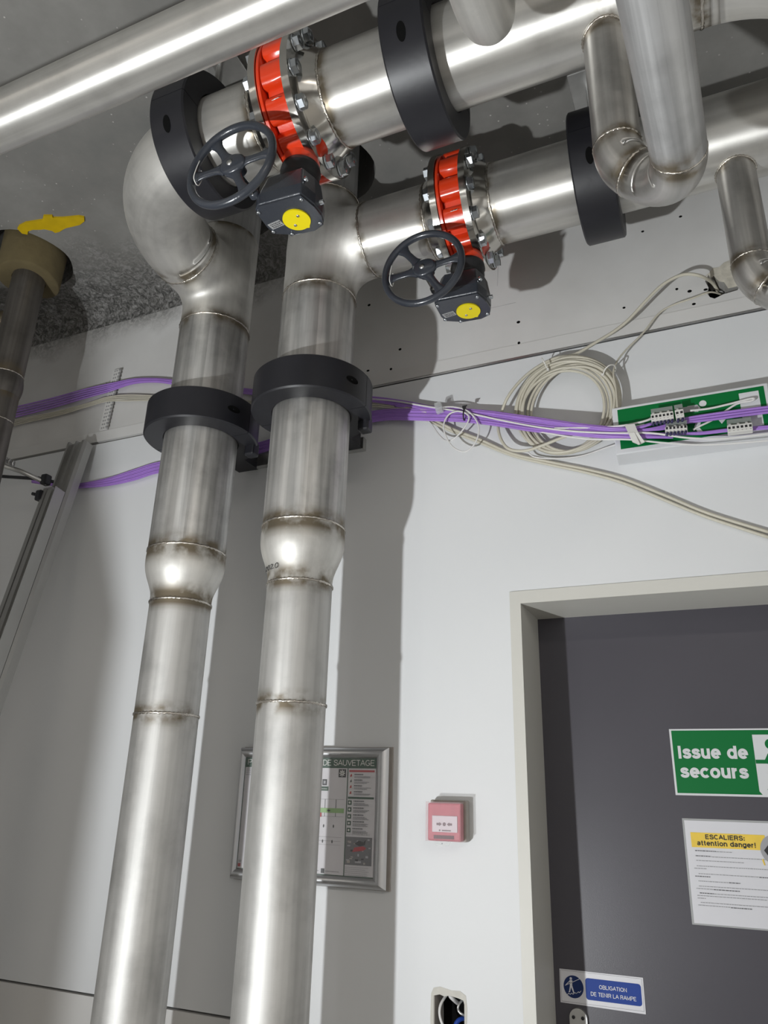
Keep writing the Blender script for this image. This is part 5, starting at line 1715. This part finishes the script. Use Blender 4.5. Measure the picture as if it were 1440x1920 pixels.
# terminal blocks
def terminal(x0, x1, z, slope, n, label, y=1.850, h=0.018, flap=0.021, blue=True):
    w = x1 - x0
    root = empty('terminal_block', ((x0 + x1) / 2, y, z), label, 'connector', 'white terminal blocks on the exit light box')
    root.rotation_euler = (0, -slope, 0)
    MB().box((0, 0, 0), (w, 0.020, h)).build('block_body', M['plug'], root, 0.0012)
    for k in range(n):
        cx = -w / 2 + (k + 0.5) * w / n
        MB().box((cx, -0.0102, 0.002), (w / n * 0.58, 0.0012, 0.006)).build('wire_port', M['ink'], root)
        MB().box((cx, -0.0102, -0.006), (w / n * 0.34, 0.001, 0.0007)).build('port_mark', M['ptext'], root)
    MB().box((0, 0.004, h / 2 + flap / 2), (w * 0.97, 0.0016, flap)).build('clear_flap', M['clear_dark'], root)
    for k in range(0, n, 2):
        cx = -w / 2 + (k + 0.7) * w / n
        MB().box((cx, -0.002, h / 2 + 0.003), (0.006, 0.006, 0.005)).build('lever', M['plug'], root, 0.001)
    if blue:
        for k in range(n):
            cx = -w / 2 + (k + 0.5) * w / n
            MB().tube([(cx - 0.002, -0.003, -h / 2 - 0.009), (cx + 0.001, -0.003, -h / 2)], 0.0032, 8).build('blue_core', M['plug_blue'], root)
    del root['group']
    return root


terminal(-0.0885, -0.0345, 2.526, R(-0.5), 6, 'widest white terminal block, left on the exit light box', y=1.842, h=0.020)
terminal(-0.0305, -0.0100, 2.526, R(2), 2, 'tiny two-way terminal block beside the widest one', y=1.842, h=0.022)
terminal(-0.0585, -0.0065, 2.488, R(-4), 6, 'white terminal block hanging below the other two on the exit light box', y=1.846, h=0.012)
terminal(0.0830, 0.1385, 2.466, R(-2), 6, 'white terminal block furthest right on the exit light box', y=1.850, h=0.020, blue=False)
# grey labels stuck on the face of the sign beside the blocks
tag(MB().box((0.005, 1.878, 2.556), (0.040, 0.002, 0.016)).build('adhesive_pad', M['pline']), 'small grey adhesive pad on the exit light box', 'pad')

# wires in the broken junction hole low on the wall
jb = empty('junction_hole', (-0.678, WALL, 1.13), 'wires in the rough square wall hole below the call point', 'wiring')
mb = MB().box((-0.038 + 0.0, 0.03, 0.0), (0.004, 0.06, 0.09)).build('side_lining', M['greybox'], jb)
c1 = catmull([(-0.012, 0.05, 0.045), (-0.024, 0.012, 0.020), (-0.024, 0.006, -0.005), (-0.012, 0.010, -0.030), (0.0, 0.02, -0.045)], 6)
MB().tube(c1, 0.0032, 8).build('white_wire', M['white_cable'], jb)
c1 = catmull([(-0.010, 0.05, 0.04), (-0.004, 0.02, 0.038), (0.004, 0.018, 0.032), (0.008, 0.04, 0.02)], 6)
MB().tube(c1, 0.0045, 8).build('white_wire', M['white_cable'], jb)
c1 = catmull([(0.034, 0.05, 0.04), (0.022, 0.012, 0.026), (0.020, 0.010, 0.012), (0.032, 0.012, 0.004), (0.036, 0.04, 0.0)], 6)
MB().tube(c1, 0.0028, 8).build('grey_wire', M['galv'], jb)
c1 = catmull([(0.036, 0.03, -0.004), (0.022, 0.008, -0.006), (0.012, 0.008, -0.022), (0.014, 0.02, -0.045)], 6)
MB().tube(c1, 0.0050, 8).build('blue_wire', M['blue'], jb)
slab('plaster_patch', [(-0.721, 1.075), (-0.724, 1.120), (-0.722, 1.172), (-0.716, 1.184), (-0.700, 1.188), (-0.672, 1.183), (-0.650, 1.184), (-0.636, 1.176), (-0.633, 1.150), (-0.636, 1.075)],
     WALL - 0.0008, WALL - 0.0001, plain('filler_plaster', (0.60, 0.585, 0.54), 0.9, bump=0.8, bscale=70, var=0.12, vscale=40), wall, holes=[jh])

bpy.context.view_layer.update()
